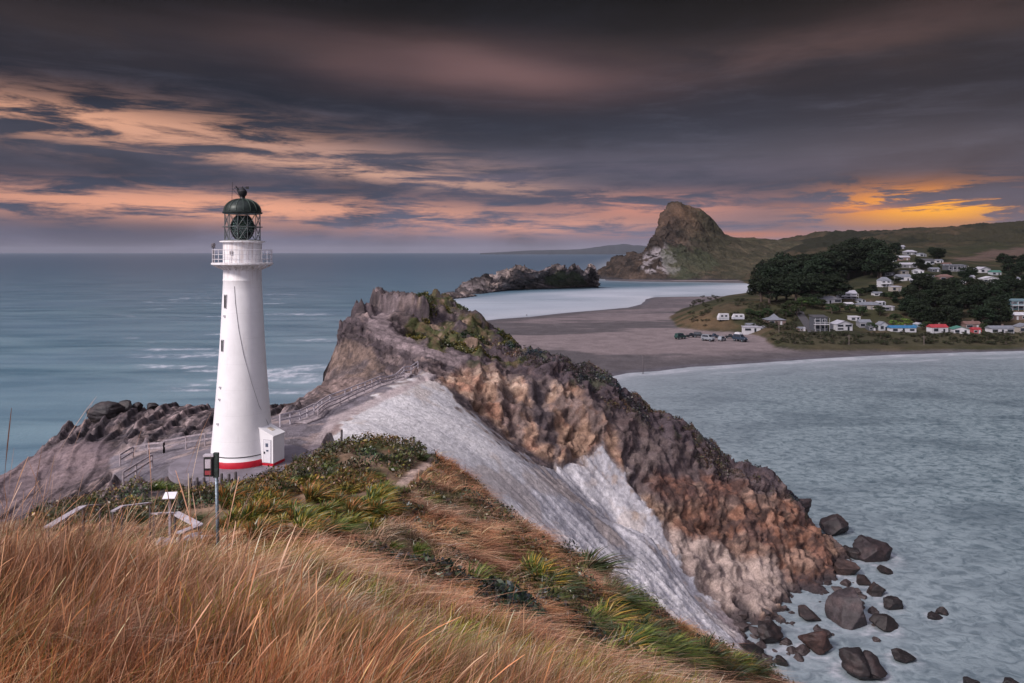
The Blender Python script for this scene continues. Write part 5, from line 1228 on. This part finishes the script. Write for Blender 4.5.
# asphalt lane between cottage and dark house
rd = MB(); pr_ = None; rv = []; 
for px, py in ((813, 333), (809, 327), (805, 321), (800, 314), (797, 309)):
    X, Y, Z_ = ray_land(px, py, 300, 700); rv.append((X, Y))
Vr = []; Fr = []
for i in range(len(rv) - 1):
    for j in range(8):
        q = j / 8; x = rv[i][0] + (rv[i+1][0] - rv[i][0]) * q; y = rv[i][1] + (rv[i+1][1] - rv[i][1]) * q
        for s2 in (-1, 0, 1): Vr.append((x + s2 * 2.6, y, float(ll(x + s2 * 2.6, y)) + .25))
k_ = len(Vr) // 3; Fr = [(3*i+j, 3*i+j+1, 3*i+j+4, 3*i+j+3) for i in range(k_ - 1) for j in (0, 1)]
structure(MB().add(Vr, Fr).build('road', plain('asphalt', (.06, .058, .065), .9)))

# ================================================================== TREES
def leaf_cards(P0, size, rng_, flat=.5):
    n = len(P0); u = rng_.normal(size=(n, 3)); u /= np.linalg.norm(u, axis=1, keepdims=True); w = rng_.normal(size=(n, 3)); w -= (w * u).sum(1, keepdims=True) * u; w /= np.linalg.norm(w, axis=1, keepdims=True)
    s_ = (size * rng_.uniform(.6, 1.4, n))[:, None]; V = np.stack([P0 - u * s_, P0 - w * s_ * flat, P0 + u * s_, P0 + w * s_ * flat], 1).reshape(-1, 3)
    return V, np.arange(4 * n).reshape(-1, 4)
tm, t, b = principled('tree_leaves'); at_ = t.new('ShaderNodeAttribute'); at_.attribute_name = 'col'; oi = t.new('ShaderNodeObjectInfo')
hs = t.new('ShaderNodeHueSaturation'); t.l.new(at_.outputs['Color'], hs.inputs['Color']); t.l.new(t.m('ADD', .47, t.m('MULTIPLY', oi.outputs['Random'], .06)), hs.inputs['Hue']); t.l.new(t.m('ADD', .75, t.m('MULTIPLY', oi.outputs['Random'], .5)), hs.inputs['Value'])
t.l.new(hs.outputs[0], b.inputs['Base Color']); b.inputs['Roughness'].default_value = .85; b.inputs['Specular IOR Level'].default_value = .15
BARK = plain('bark', (.08, .06, .05), .9, .3, 3)
def make_tree(seed, kind, col):
    r = np.random.default_rng(seed); name = {'pine': 'pine_tree', 'broad': 'broadleaf_tree', 'shrub': 'coastal_shrub'}[kind]
    o = empty(name, (0, 0, 0)); h = 1.0
    mb = MB(); mb.bar((0, 0, -.08), (.01, .01, .35), .07, n=7).bar((.01, .01, .33), (.0, .02, .75), .045, n=6)
    cl_ = []
    nb = {'pine': 22, 'broad': 14, 'shrub': 9}[kind]
    for i in range(nb):
        a = r.uniform(0, 2 * pi); zz = r.uniform(.28, .95) if kind == 'pine' else r.uniform(.25, .8); R_ = {'pine': .40 * (1.05 - zz) ** .45, 'broad': .40 * math.sin(pi * min(1, max(.12, zz))) ** .5, 'shrub': .5}[kind] * r.uniform(.45, 1)
        if kind == 'shrub': zz = r.uniform(.15, .7)
        p = np.array((R_ * cos(a), R_ * math.sin(a), zz)); cl_.append((p, r.uniform(.10, .19)))
        mb.bar((0, 0, zz * .7), p * .85 + np.array((0, 0, 0)), .018, n=4)
    mb.build('trunk', BARK, o)
    PP, CC = [], []
    for p, s_ in cl_:
        n = 130; d = r.normal(size=(n, 3)); d /= np.linalg.norm(d, axis=1, keepdims=True); q = p + d * (s_ * r.uniform(.35, 1.05, n) ** .5)[:, None] * [1.15, 1.15, .62]; PP.append(q)
        CC.append(np.array(col) * r.uniform(.75, 1.3) * r.uniform(.7, 1.3, n)[:, None])
    PP = np.concatenate(PP); CC = np.repeat(np.concatenate(CC), 4, 0); V, Q = leaf_cards(PP, .034, r, .6)
    mesh_np('crown', V, Q, tm, CC, smooth=False, parent=o); return o
TP = [make_tree(40 + i, 'pine', (.013, .020, .011)) for i in range(4)]
TB = [make_tree(50 + i, 'broad', (.028, .042, .018)) for i in range(2)]
TG = make_tree(58, 'broad', (.11, .17, .04)); TS = make_tree(60, 'shrub', (.030, .034, .018))
used_ = set()
def tree(pr, px, pyb, hpx, label, cat, group, wide=1.0, Yr=(300, 1100), Yat=None):
    if Yat: X = (px - 512) / F * Yat; Y = Yat; Z_ = float(ll(X, Y))
    else: X, Y, Z_ = ray_land(px, pyb, *Yr)
    h = hpx / F * Y; sc = (h * wide, h * wide, h); rz = random.uniform(0, 6)
    if pr.name not in used_:
        used_.add(pr.name); pr.location = (X, Y, Z_); pr.rotation_euler = (0, 0, rz); pr.scale = sc; return tag(pr, label, cat, group)
    o = dup(pr, (X, Y, Z_), rz, sc); return tag(o, label, cat, group)
random.seed(12)
SLT = [(758,284,288),(764,270,290),(770,263,292),(778,258,293),(786,256,294),(795,257,295),(804,257,296),(812,255,297),(822,253,297),(832,251,297),(842,246,290),(850,241,285),(858,239.5,280),(866,239,278),(874,241,276),(882,247,272)]
for px, pt, pb in SLT:
    for k_ in range(3):
        q = k_ / 3; top = pt + q * 11 + random.uniform(-1.5, 2); bt = top + random.uniform(24, 30)
        bt = min(bt, pb + 6)
        tree(TP[(int(px) + k_) % 4], px + random.uniform(-5, 5), bt, max(bt - top, 14) * 1.06, 'dark dense pine in the grove on the knoll left of the township', 'tree', 'dark pines of the knoll grove', 1.15 + .25 * random.random())
for px in range(762, 835, 8):
    tree(TP[px % 4], px + random.uniform(-3, 3), 303 + random.uniform(-3, 2), 26, 'dark dense pine in the grove on the knoll left of the township', 'tree', 'dark pines of the knoll grove', 1.3)
for i in range(48):
    px = random.uniform(900, 1003); py = random.uniform(292, 328)
    if px > 990 and py > 300 and random.random() < .3: continue
    if px < 920 and py < 300: continue
    if 964 < px < 998 and py < 297: continue
    tree(TP[i % 4], px, py, random.uniform(16, 24), 'dark pine among the houses on the slope right of centre', 'tree', 'dark pines among the houses', 1.25)
for i in range(26):
    px, py = random.choice(((1010, 262), (1015, 275), (1020, 290), (1005, 288), (1030, 268), (1012, 297), (1012, 297))); px += random.uniform(-8, 8); py += random.uniform(-4, 4)
    tree(TP[i % 4], px, py, random.uniform(8, 15), 'dark pine on the upper right slope behind the houses', 'tree', 'dark pines on the upper right slope', 1.3)
for px, py, hp_ in ((802, 309, 14), (812, 308, 13), (822, 309, 12), (797, 316, 13), (790, 312, 14), (786, 318, 10), (862, 316, 12), (850, 313, 10), (880, 316, 12), (832, 314, 11), (840, 312, 11), (872, 330, 9), (926, 330, 10), (895, 322, 11), (760, 318, 8), (750, 316, 8), (768, 316, 9), (757, 322, 6), (984, 330, 8), (1008, 322, 9), (925, 278, 7), (934, 284, 8), (890, 300, 9), (860, 296, 9), (955, 286, 8), (884, 268, 7), (918, 261, 5), (940, 268, 5), (970, 283, 7)):
    tree(TB[int(px) % 2], px, py, hp_, 'mid green garden tree between the township houses', 'tree', 'garden trees of the township', 1.3)
for i in range(34):
    px, py = random.choice(((895, 285), (918, 284), (930, 288), (948, 290), (925, 270), (942, 276), (958, 282), (905, 296), (890, 300), (878, 300), (868, 296), (1000, 300), (970, 280), (1008, 282), (900, 250), (934, 258)))
    tree(TP[i % 4], px + random.uniform(-6, 6), py + random.uniform(-3, 3), random.uniform(6, 11), 'small dark tree between the houses of the upper township', 'tree', 'small dark trees of the upper township', 1.5)
for px, py, hp_, lb in ((802, 306, 9, 'bright green tree beside the lane under the pine knoll'), (812, 307, 7, 'smaller bright green tree right of the lane under the knoll'), (905, 327, 10, 'bright green tree behind the blue roofed house'), (893, 326, 7, 'small bright green tree left of the blue roofed house roof')):
    tree(TG, px, py, hp_, lb, 'tree', None, 1.4)
for i in range(290):
    q = random.random()
    if q < .62: px, py = random.uniform(770, 1024), random.uniform(334.5, 345)
    elif q < .75: px, py = random.uniform(690, 765), random.uniform(297, 328)
    else: px, py = random.uniform(745, 800), random.uniform(305, 332)
    tree(TS, px, py, random.uniform(2.5, 5.5), 'low dark coastal shrub on the dune bank behind the beach', 'shrub', 'low shrubs on the dune bank', 1.6)
# two wind-bent trees on the ridge behind the castle-like rock's shoulder are far scrub
# ================================================================== GRASS AND FLAX
def blades(root, lean, h, w, col, K=5, seed=0, prof='blade', tipcol=None, droop=1.0, cross=False):
    """ribbons: root (n,3), lean (n,2) horizontal reach, height h, width w, colour (n,3)"""
    n = len(root); r = np.random.default_rng(seed); t = np.linspace(0, 1, K)[None, :, None]
    L3 = np.concatenate([lean, np.zeros((n, 1))], 1)[:, None, :]; ll_ = np.linalg.norm(lean, axis=1)[:, None, None]
    hh = h[:, None, None]; up = np.array([0, 0, 1.0])[None, None]
    c = root[:, None, :] + up * hh * (t - droop * .35 * np.minimum(ll_, 1.6) * t ** 2.2) + L3 * hh * t ** 1.7
    az = r.uniform(0, 2 * pi, n); az = np.where(r.random(n) < .6, r.normal(0, .7, n), az); side = np.stack([np.cos(az), np.sin(az), 0 * az], 1)[:, None, :]
    if prof == 'blade': wp = (1 - t ** 1.6) * .95 + .05
    elif prof == 'leaf': wp = np.sin(pi * np.clip(t * .86 + .14, 0, 1)) ** .6 * 1.0 + .04
    else: wp = .30 + 0 * t + 1.2 * np.exp(-((t - .86) / .11) ** 2)
    off = side * (w[:, None, None] * wp * .5)
    V = np.stack([c - off, c + off], 2).reshape(n, K * 2, 3)
    b_ = (np.arange(n) * K * 2)[:, None, None]; k = (np.arange(K - 1) * 2)[None, :, None]; Q = (b_ + k + np.array([0, 1, 3, 2])[None, None]).reshape(-1, 4)
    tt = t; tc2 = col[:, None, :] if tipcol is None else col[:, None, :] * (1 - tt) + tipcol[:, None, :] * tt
    Cc = np.repeat(np.broadcast_to(tc2, (n, K, 3))[:, :, None, :], 2, 2).reshape(-1, 3)
    return V.reshape(-1, 3), Q, Cc
def leaf_mat(name, rough=.6, trans=.25, spec=.25):
    m, t, b = principled(name); a = t.new('ShaderNodeAttribute'); a.attribute_name = 'col'; t.l.new(a.outputs['Color'], b.inputs['Base Color'])
    b.inputs['Roughness'].default_value = rough; b.inputs['Specular IOR Level'].default_value = spec
    tr = t.new('ShaderNodeBsdfTranslucent'); t.l.new(a.outputs['Color'], tr.inputs[0]); mx = t.new('ShaderNodeMixShader'); mx.inputs[0].default_value = trans
    t.l.new(b.outputs[0], mx.inputs[1]); t.l.new(tr.outputs[0], mx.inputs[2]); t.l.new(mx.outputs[0], [n for n in t.n if n.type == 'OUTPUT_MATERIAL'][0].inputs[0]); return m
GM = leaf_mat('dry_grass_blade'); FM = leaf_mat('flax_leaf', .38, .18, .5)
RG = np.random.default_rng(2024)
def scatter(n, y0, y1, pxa, pxb, power=0.0):
    """points spread evenly over the view of the near hill"""
    Y = y0 * (y1 / y0) ** RG.random(n); px = RG.uniform(pxa, pxb, n); X = (px - 512) / F * Y + RG.normal(0, .05, n); return X, Y, hl(X, Y)
def pick(pal, n, jit=.34):
    pal = np.array(pal); return pal[RG.integers(0, len(pal), n)] * np.exp(RG.normal(0, jit, (n, 1)))
STRAW = [(.44, .27, .18), (.54, .37, .27), (.36, .19, .11), (.30, .15, .09), (.50, .35, .28), (.20, .11, .075), (.62, .45, .34), (.46, .22, .11)]
DARKS = [(.12, .07, .05), (.17, .10, .075), (.09, .06, .045)]
GREENS = [(.12, .16, .035), (.22, .22, .05), (.08, .12, .03)]
acc = []
def grow(X, Y, Z_, hmean, wmean, pal, reach=.8, seed=0, prof='blade', windx=.75, windy=-.25, K=5, green=None, spread=.45, tip=1.15):
    n = len(X); gust = fbm(X * .45, Y * .45, 0, 3, 611); gu2 = fbm(X * .8, Y * .8, 0, 3, 612)
    lean = np.stack([windx * (1 + .7 * gust) + RG.normal(0, spread, n), windy + .5 * gu2 + RG.normal(0, spread * .8, n)], 1) * reach
    h = hmean * (1 + .45 * gu2) * RG.uniform(.55, 1.35, n); w = wmean * RG.uniform(.6, 1.5, n)
    col = pick(pal, n); tuft = fbm(X * 1.3, Y * 1.3, 0, 3, 613)[:, None]; col = col * (1 + .8 * tuft); hue = fbm(X * .22, Y * .22, 0, 4, 616)[:, None]
    col = col * np.where(hue > 0, 1 + hue * np.array([[.5, .25, -.2]]), 1 - hue * np.array([[-.3, .25, .5]]))
    if green is not None:
        gk = sstep(fbm(X * .6, Y * .6, 0, 4, green), -.12, .18) * .62; g_ = pick(GREENS, n); sel = (RG.random(n) < gk)[:, None]; col = np.where(sel, g_, col)
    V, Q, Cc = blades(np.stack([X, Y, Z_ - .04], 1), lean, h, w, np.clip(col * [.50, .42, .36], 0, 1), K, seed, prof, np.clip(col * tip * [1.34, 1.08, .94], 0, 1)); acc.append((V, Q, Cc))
def in_px(X, Y, Z_, poly, nz=8):
    u, v = proj(X, Y, Z_); return sdist(u, v, poly) + nz * fbm(X * .4, Y * .4, 0, 4, 640)
TRK = [(432,450),(420,460),(404,476),(390,488),(382,502),(394,504),(406,492),(420,476),(436,460)]
SHR = [(20,540),(40,490),(110,465),(160,474),(240,486),(290,460),(330,436),(420,440),(432,458),(400,480),(385,500),(375,535),(330,535),(240,525),(225,540),(160,520),(100,520)]
BAND = [(465,582),(510,575),(530,560),(560,572),(600,600),(640,628),(700,650),(760,684),(620,690),(560,650),(540,610),(490,600)]
# tall near grass, in tussocks
def tussocks(nt, per, y0, y1, pa, pb, h, w, pal, **kw):
    X0, Y0, _ = scatter(nt, y0, y1, pa, pb); X = np.repeat(X0, per) + RG.normal(0, .10, nt * per) * np.repeat(np.clip(Y0 / 6, .6, 2), per); Y = np.repeat(Y0, per) + RG.normal(0, .10, nt * per) * np.repeat(np.clip(Y0 / 6, .6, 2), per)
    Y = np.maximum(Y, 1.6); Z_ = hl(X, Y); u, v = proj(X, Y, Z_ + .3)
    k = (in_px(X, Y, Z_, SHR, 4) < 0) | (Y < 17); k &= ~((in_px(X, Y, Z_, TRK, 1) > 0) & (Y > 26)); k &= Y < 54
    k &= ~((in_px(X, Y, Z_, BAND, 6) > 0) & (Y > 15) & (RG.random(len(X)) < .75))
    grow(X[k], Y[k], Z_[k], h, w, pal, **kw)
OR = [(.50, .27, .16), (.42, .19, .10), (.56, .36, .25), (.34, .15, .08), (.16, .085, .06), (.60, .42, .32), (.15, .15, .045)]
tussocks(2600, 30, 2.6, 9, -150, 1000, .52, .0050, STRAW + OR, reach=.55, seed=1, green=620, windx=.6)
tussocks(500, 60, 3.5, 9, -100, 900, .66, .0045, OR, reach=.6, seed=11, windx=.75)
tussocks(2600, 26, 8, 20, -120, 900, .50, .010, STRAW + OR, reach=.75, seed=2, green=621)
PINK = [(.52, .34, .25), (.44, .27, .19), (.56, .40, .31), (.34, .20, .14)]
tussocks(700, 60, 12, 40, -60, 860, .62, .020, PINK, reach=1.35, seed=31, windx=.9, windy=-.5, spread=.5)
tussocks(2600, 18, 17, 36, -60, 820, .42, .020, STRAW + PINK, reach=.95, seed=3, green=622, windx=1.0, windy=-.5)
tussocks(900, 50, 28, 54, 180, 860, .55, .030, PINK, reach=1.3, seed=32, windx=.9, windy=-.5, spread=.5)
tussocks(3400, 14, 30, 54, 180, 860, .34, .030, STRAW + PINK + DARKS, reach=1.0, seed=4, green=623, windx=1.0, windy=-.5)
# short undergrowth
X, Y, Z_ = scatter(26000, 2.6, 16, -150, 1000); grow(X, Y, Z_, .26, .010, DARKS + STRAW[3:] + GREENS[:1], reach=1.0, seed=5, spread=.8, K=4)
# tall stems with seed heads, thicker at the left
X, Y, Z_ = scatter(3000, 4.4, 12, -80, 620); k = RG.random(len(X)) < np.clip(1.15 - ((X / Y * F + 512) / 620), .1, 1); X, Y, Z_ = X[k], Y[k], Z_[k]
grow(X, Y, Z_, .80, .0046, [(.52, .34, .22), (.58, .40, .30), (.44, .24, .13)], reach=.32, seed=6, prof='plume', windx=.9, K=9, spread=.5)
X, Y, Z_ = scatter(200, 4.6, 8, -40, 260); grow(X, Y, Z_, .98, .0055, [(.52, .34, .24), (.56, .40, .32)], reach=.30, seed=7, prof='plume', windx=.5, K=10, spread=.6)
X, Y, Z_ = scatter(46, 4.5, 8, -10, 215); grow(X, Y, Z_, 1.40, .0045, [(.50, .36, .30), (.44, .28, .2)], reach=.30, seed=17, prof='plume', windx=.6, K=12, spread=.8)
# pale feathery clump at the bottom left, dark sticks
cx, cy, cz = ray_head(85, 672, 3); n = 5200; X = cx + RG.normal(0, .34, n); Y = cy + RG.normal(0, .2, n)
grow(X, Y, hl(X, Y), .60, .0035, [(.66, .52, .47), (.56, .42, .37)], reach=.8, seed=8, windx=.7, windy=-.6, spread=.35)
for px, py in ((540, 678), (575, 690), (470, 668), (440, 640), (330, 600), (390, 640), (300, 655), (505, 675), (350, 660), (410, 676), (250, 640), (375, 610), (455, 655), (200, 660), (315, 575), (490, 645), (430, 672)):
    cx, cy, cz = ray_head(px, min(py, 682), 3); n = 190; X = cx + RG.normal(0, .17, n); Y = cy + RG.normal(0, .14, n)
    grow(X, Y, hl(X, Y), .52, .010, [(.13, .19, .03), (.24, .27, .05), (.40, .31, .06)], reach=.5, seed=9, spread=.5)
V = np.concatenate([a[0] for a in acc]); Cc = np.concatenate([a[2] for a in acc]); o_ = 0; QQ = []
for a in acc: QQ.append(a[1] + o_); o_ += len(a[0])
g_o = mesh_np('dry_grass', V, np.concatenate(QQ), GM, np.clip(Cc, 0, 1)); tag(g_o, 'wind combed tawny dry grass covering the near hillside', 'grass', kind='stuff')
print('grass verts', len(V))
# ---- scrub ground cover: small-leaved bushes as one leafy mass on scrub hill, terrace edge and mound
def leaf_mass(X, Y, Z_, hgt, size, pal, seed):
    r = np.random.default_rng(seed); n = len(X); P0 = np.stack([X, Y, Z_ + hgt * r.random(n)], 1); V, Q = leaf_cards(P0, size * r.uniform(.6, 1.5, n), r, .5); c = pick(pal, n, .3); q_ = fbm(X * .9, Y * .9, 0, 4, seed + 60)[:, None]; c = c * (1 + 1.1 * q_) * (1 + np.clip(fbm(X * .35, Y * .35, 0, 3, seed + 66), -.5, .5)[:, None] * np.array([[1.2, .5, -.3]])); return V, Q, np.repeat(c, 4, 0)
SC = []
X, Y, Z_ = scatter(60000, 36, 57, 10, 440); k = in_px(X, Y, Z_, SHR, 8) > 0; k &= in_px(X, Y, Z_, TRK, 1) < 0; k &= (np.hypot(X - LX0, Y - LY0) > 6)
nn = fbm(X * .9, Y * .9, 0, 4, 650); k &= nn > -.12; X, Y, Z_ = X[k], Y[k], Z_[k]; SC.append(leaf_mass(X, Y, Z_, .25 + .75 * np.clip(nn[k] + .3, 0, 1), .085, [(.065, .070, .022), (.10, .085, .03), (.035, .04, .018), (.16, .10, .05), (.14, .13, .03), (.10, .055, .035)], 1))
Y = RG.uniform(110, 136, 60000); X = (RG.uniform(400, 535, 60000) - 512) / F * Y; Z_ = hl(X, Y); k = (in_px(X, Y, Z_, [(405,335),(418,296),(432,288),(470,305),(530,340),(530,352),(500,360),(470,356),(430,352)], 3) > 0)
nn = fbm(X * .25, Y * .25, Z_ * .25, 4, 651); k &= nn > -.02; X, Y, Z_ = X[k], Y[k], Z_[k]; SC.append(leaf_mass(X, Y, Z_, .5, .16, [(.055, .062, .018), (.035, .042, .018), (.10, .095, .025)], 2))
Y = RG.uniform(104, 124, 90000); X = (RG.uniform(480, 850, 90000) - 512) / F * Y; Z_ = hl(X, Y); 
cr_ = in_px(X, Y, Z_, [(490,345),(520,342),(560,346),(600,364),(640,388),(700,428),(760,462),(820,515),(800,505),(740,484),(680,450),(640,425),(590,392),(540,375)], 8)
nn = fbm(X * .3, Y * .3, Z_ * .3, 4, 652); k = (cr_ > 0) & (nn > -.1); X, Y, Z_ = X[k], Y[k], Z_[k]; SC.append(leaf_mass(X, Y, Z_, .45, .12, [(.075, .055, .058), (.05, .042, .045), (.10, .07, .06), (.05, .055, .025)], 3))
X, Y, Z_ = scatter(150000, 15, 52, 330, 800); nn = fbm(X * .55, Y * .55, 0, 5, 656); k = (nn > .06) & (Y < 51) & (in_px(X, Y, Z_, TRK, 1) < 0) & (in_px(X, Y, Z_, SHR, 4) < 0) & (hl(X, Y) > 10)
X, Y, Z_ = X[k], Y[k], Z_[k]; SC.append(leaf_mass(X, Y, Z_, .28 + 1.3 * np.clip(nn[k] - .06, 0, .5), .075, [(.060, .070, .024), (.09, .085, .035), (.035, .042, .02), (.11, .085, .06), (.07, .085, .045), (.06, .045, .04)], 5))
V = np.concatenate([a[0] for a in SC]); Cc = np.concatenate([a[2] for a in SC]); o_ = 0; QQ = []
for a in SC: QQ.append(a[1] + o_); o_ += len(a[0])
tag(mesh_np('low_scrub', V, np.concatenate(QQ), FM, np.clip(Cc, 0, 1), smooth=False), 'low dark green and brown scrub over the mound, rock hill and bluff crest', 'scrub', kind='stuff')
# ---- flax bushes: individual plants sharing four meshes
def flax_mesh(seed, pal, n=150):
    r = np.random.default_rng(seed); a = r.uniform(0, 2 * pi, n); rad = r.uniform(.0, .30, n); root = np.stack([rad * np.cos(a), rad * np.sin(a), 0 * a], 1)
    reach = r.uniform(.25, 1.15, n); lean = np.stack([np.cos(a) * reach * .8 + .55, np.sin(a) * reach], 1); h = r.uniform(.55, 1.0, n) * (1.0 - .15 * reach); w = r.uniform(.028, .055, n)
    p = np.array(pal); c = p[r.integers(0, len(p), n)] * (1 + r.normal(0, .15, (n, 1))); return blades(root, lean, h, w, np.clip(c * .8, 0, 1), 6, seed, 'leaf', np.clip(c * 1.5, 0, 1), 1.3)
FP = [[(.07, .11, .02), (.14, .16, .03), (.04, .07, .02)], [(.17, .17, .025), (.08, .11, .02), (.30, .19, .035), (.04, .06, .02)], [(.09, .09, .03), (.28, .12, .035), (.05, .06, .02)], [(.035, .055, .02), (.055, .07, .025), (.08, .06, .03)]]
fx = []
for i in range(8):
    V, Q, Cc = flax_mesh(70 + i, FP[i % 4]); fx.append(mesh_np('flax_bush', V, Q, FM, np.clip(Cc, 0, 1), link=False))
def flax(px, py, hpx, kind, label, group, Yat=None):
    if Yat: X = (px - 512) / F * Yat; Y = Yat; Z_ = float(hl(X, Y))
    else: X, Y, Z_ = ray_head(px, py, 4, 60)
    h = hpx / F * Y; o = fx[kind].copy(); COL.objects.link(o); o.location = (X, Y, Z_ - .05); h *= random.uniform(.8, 1.35); o.rotation_euler = (0, 0, random.uniform(-.6, .5)); o.scale = (h * random.uniform(.9, 1.4), h, h * random.uniform(.75, 1.1))
    return tag(o, label, 'flax', group)
random.seed(21)
G1 = 'flax bushes in the belt between grass and tower'
n = 0
while n < 85:
    px = random.uniform(225, 385); py = random.uniform(492, 538)
    if not (487 + abs(px - 300) * .03 < py < 540 - max(0, (px - 340)) * .35): continue
    flax(px, py, random.uniform(13, 24), random.choice((1, 2, 0, 5, 6, 1)), 'yellow green flax bush in the bright belt right of the steel post', G1); n += 1
n = 0
while n < 45:
    px = random.uniform(268, 425); py = random.uniform(448, 494)
    if py < 444 + abs(px - 370) * .28 or (px > 395 and py > 462): continue
    flax(px, py, random.uniform(8, 14), random.choice((0, 2, 3, 7, 4)), 'dull green flax bush on the round scrub mound beside the white clay', 'flax bushes on the scrub mound'); n += 1
n = 0
while n < 32:
    px = random.uniform(35, 205); py = random.uniform(478, 518)
    if py < 500 - (px - 35) * .2: continue
    flax(px, py + 6, random.uniform(8, 15), random.choice((3, 7, 3, 0)), 'dark green flax bush in the thicket behind the deck rails', 'flax bushes behind the deck rails'); n += 1
for bx_ in ((470, 588, 505, 604, 8), (520, 575, 560, 600, 11), (535, 598, 600, 640, 16), (600, 606, 650, 650, 16), (640, 650, 760, 683, 24), (560, 645, 620, 683, 10), (585, 572, 612, 586, 4), (610, 645, 660, 683, 12)):
    x0, y0, x1, y1, k = bx_
    for i in range(k):
        q = random.random(); flax(x0 + (x1 - x0) * q, y0 + (y1 - y0) * min(1, max(0, q + random.uniform(-.3, .3))), random.uniform(16, 30), random.choice((0, 3, 4, 7, 0, 1)), 'green flax bush in the band running down the near slope to the shore', 'flax bushes down the near slope')
for i in range(26):
    px = random.uniform(385, 640); flax(px, 470 + (px - 385) * .55 + random.uniform(8, 95), random.uniform(8, 15), random.choice((3, 7, 0, 4)), 'small olive flax tuft scattered over the upper near slope', 'olive flax tufts on the upper near slope')
for px, py in ((395, 548), (455, 536), (430, 500), (415, 560), (440, 590), (500, 560), (470, 640), (405, 600), (350, 560)):
    flax(px, py, random.uniform(9, 15), random.choice((1, 4, 3)), 'lone small flax tuft in the tawny grass of the near slope', 'lone flax tufts on the near slope')

# ================================================================== AIR
hz_m = bpy.data.materials.new('haze'); hz_m.use_nodes = True; t = NT(hz_m.node_tree); t.n.clear()
o_ = t.new('ShaderNodeOutputMaterial'); v_ = t.new('ShaderNodeVolumePrincipled'); t.l.new(v_.outputs[0], o_.inputs['Volume'])
v_.inputs['Color'].default_value = (.62, .66, .78, 1); v_.inputs['Density'].default_value = 1.7e-5; v_.inputs['Anisotropy'].default_value = 0.0
hb = MB().box((0, 19000, 147), (90000, 40000, 310)).build('haze', hz_m); hb['kind'] = 'stuff'; hb['label'] = 'thin evening sea haze over the whole bay'
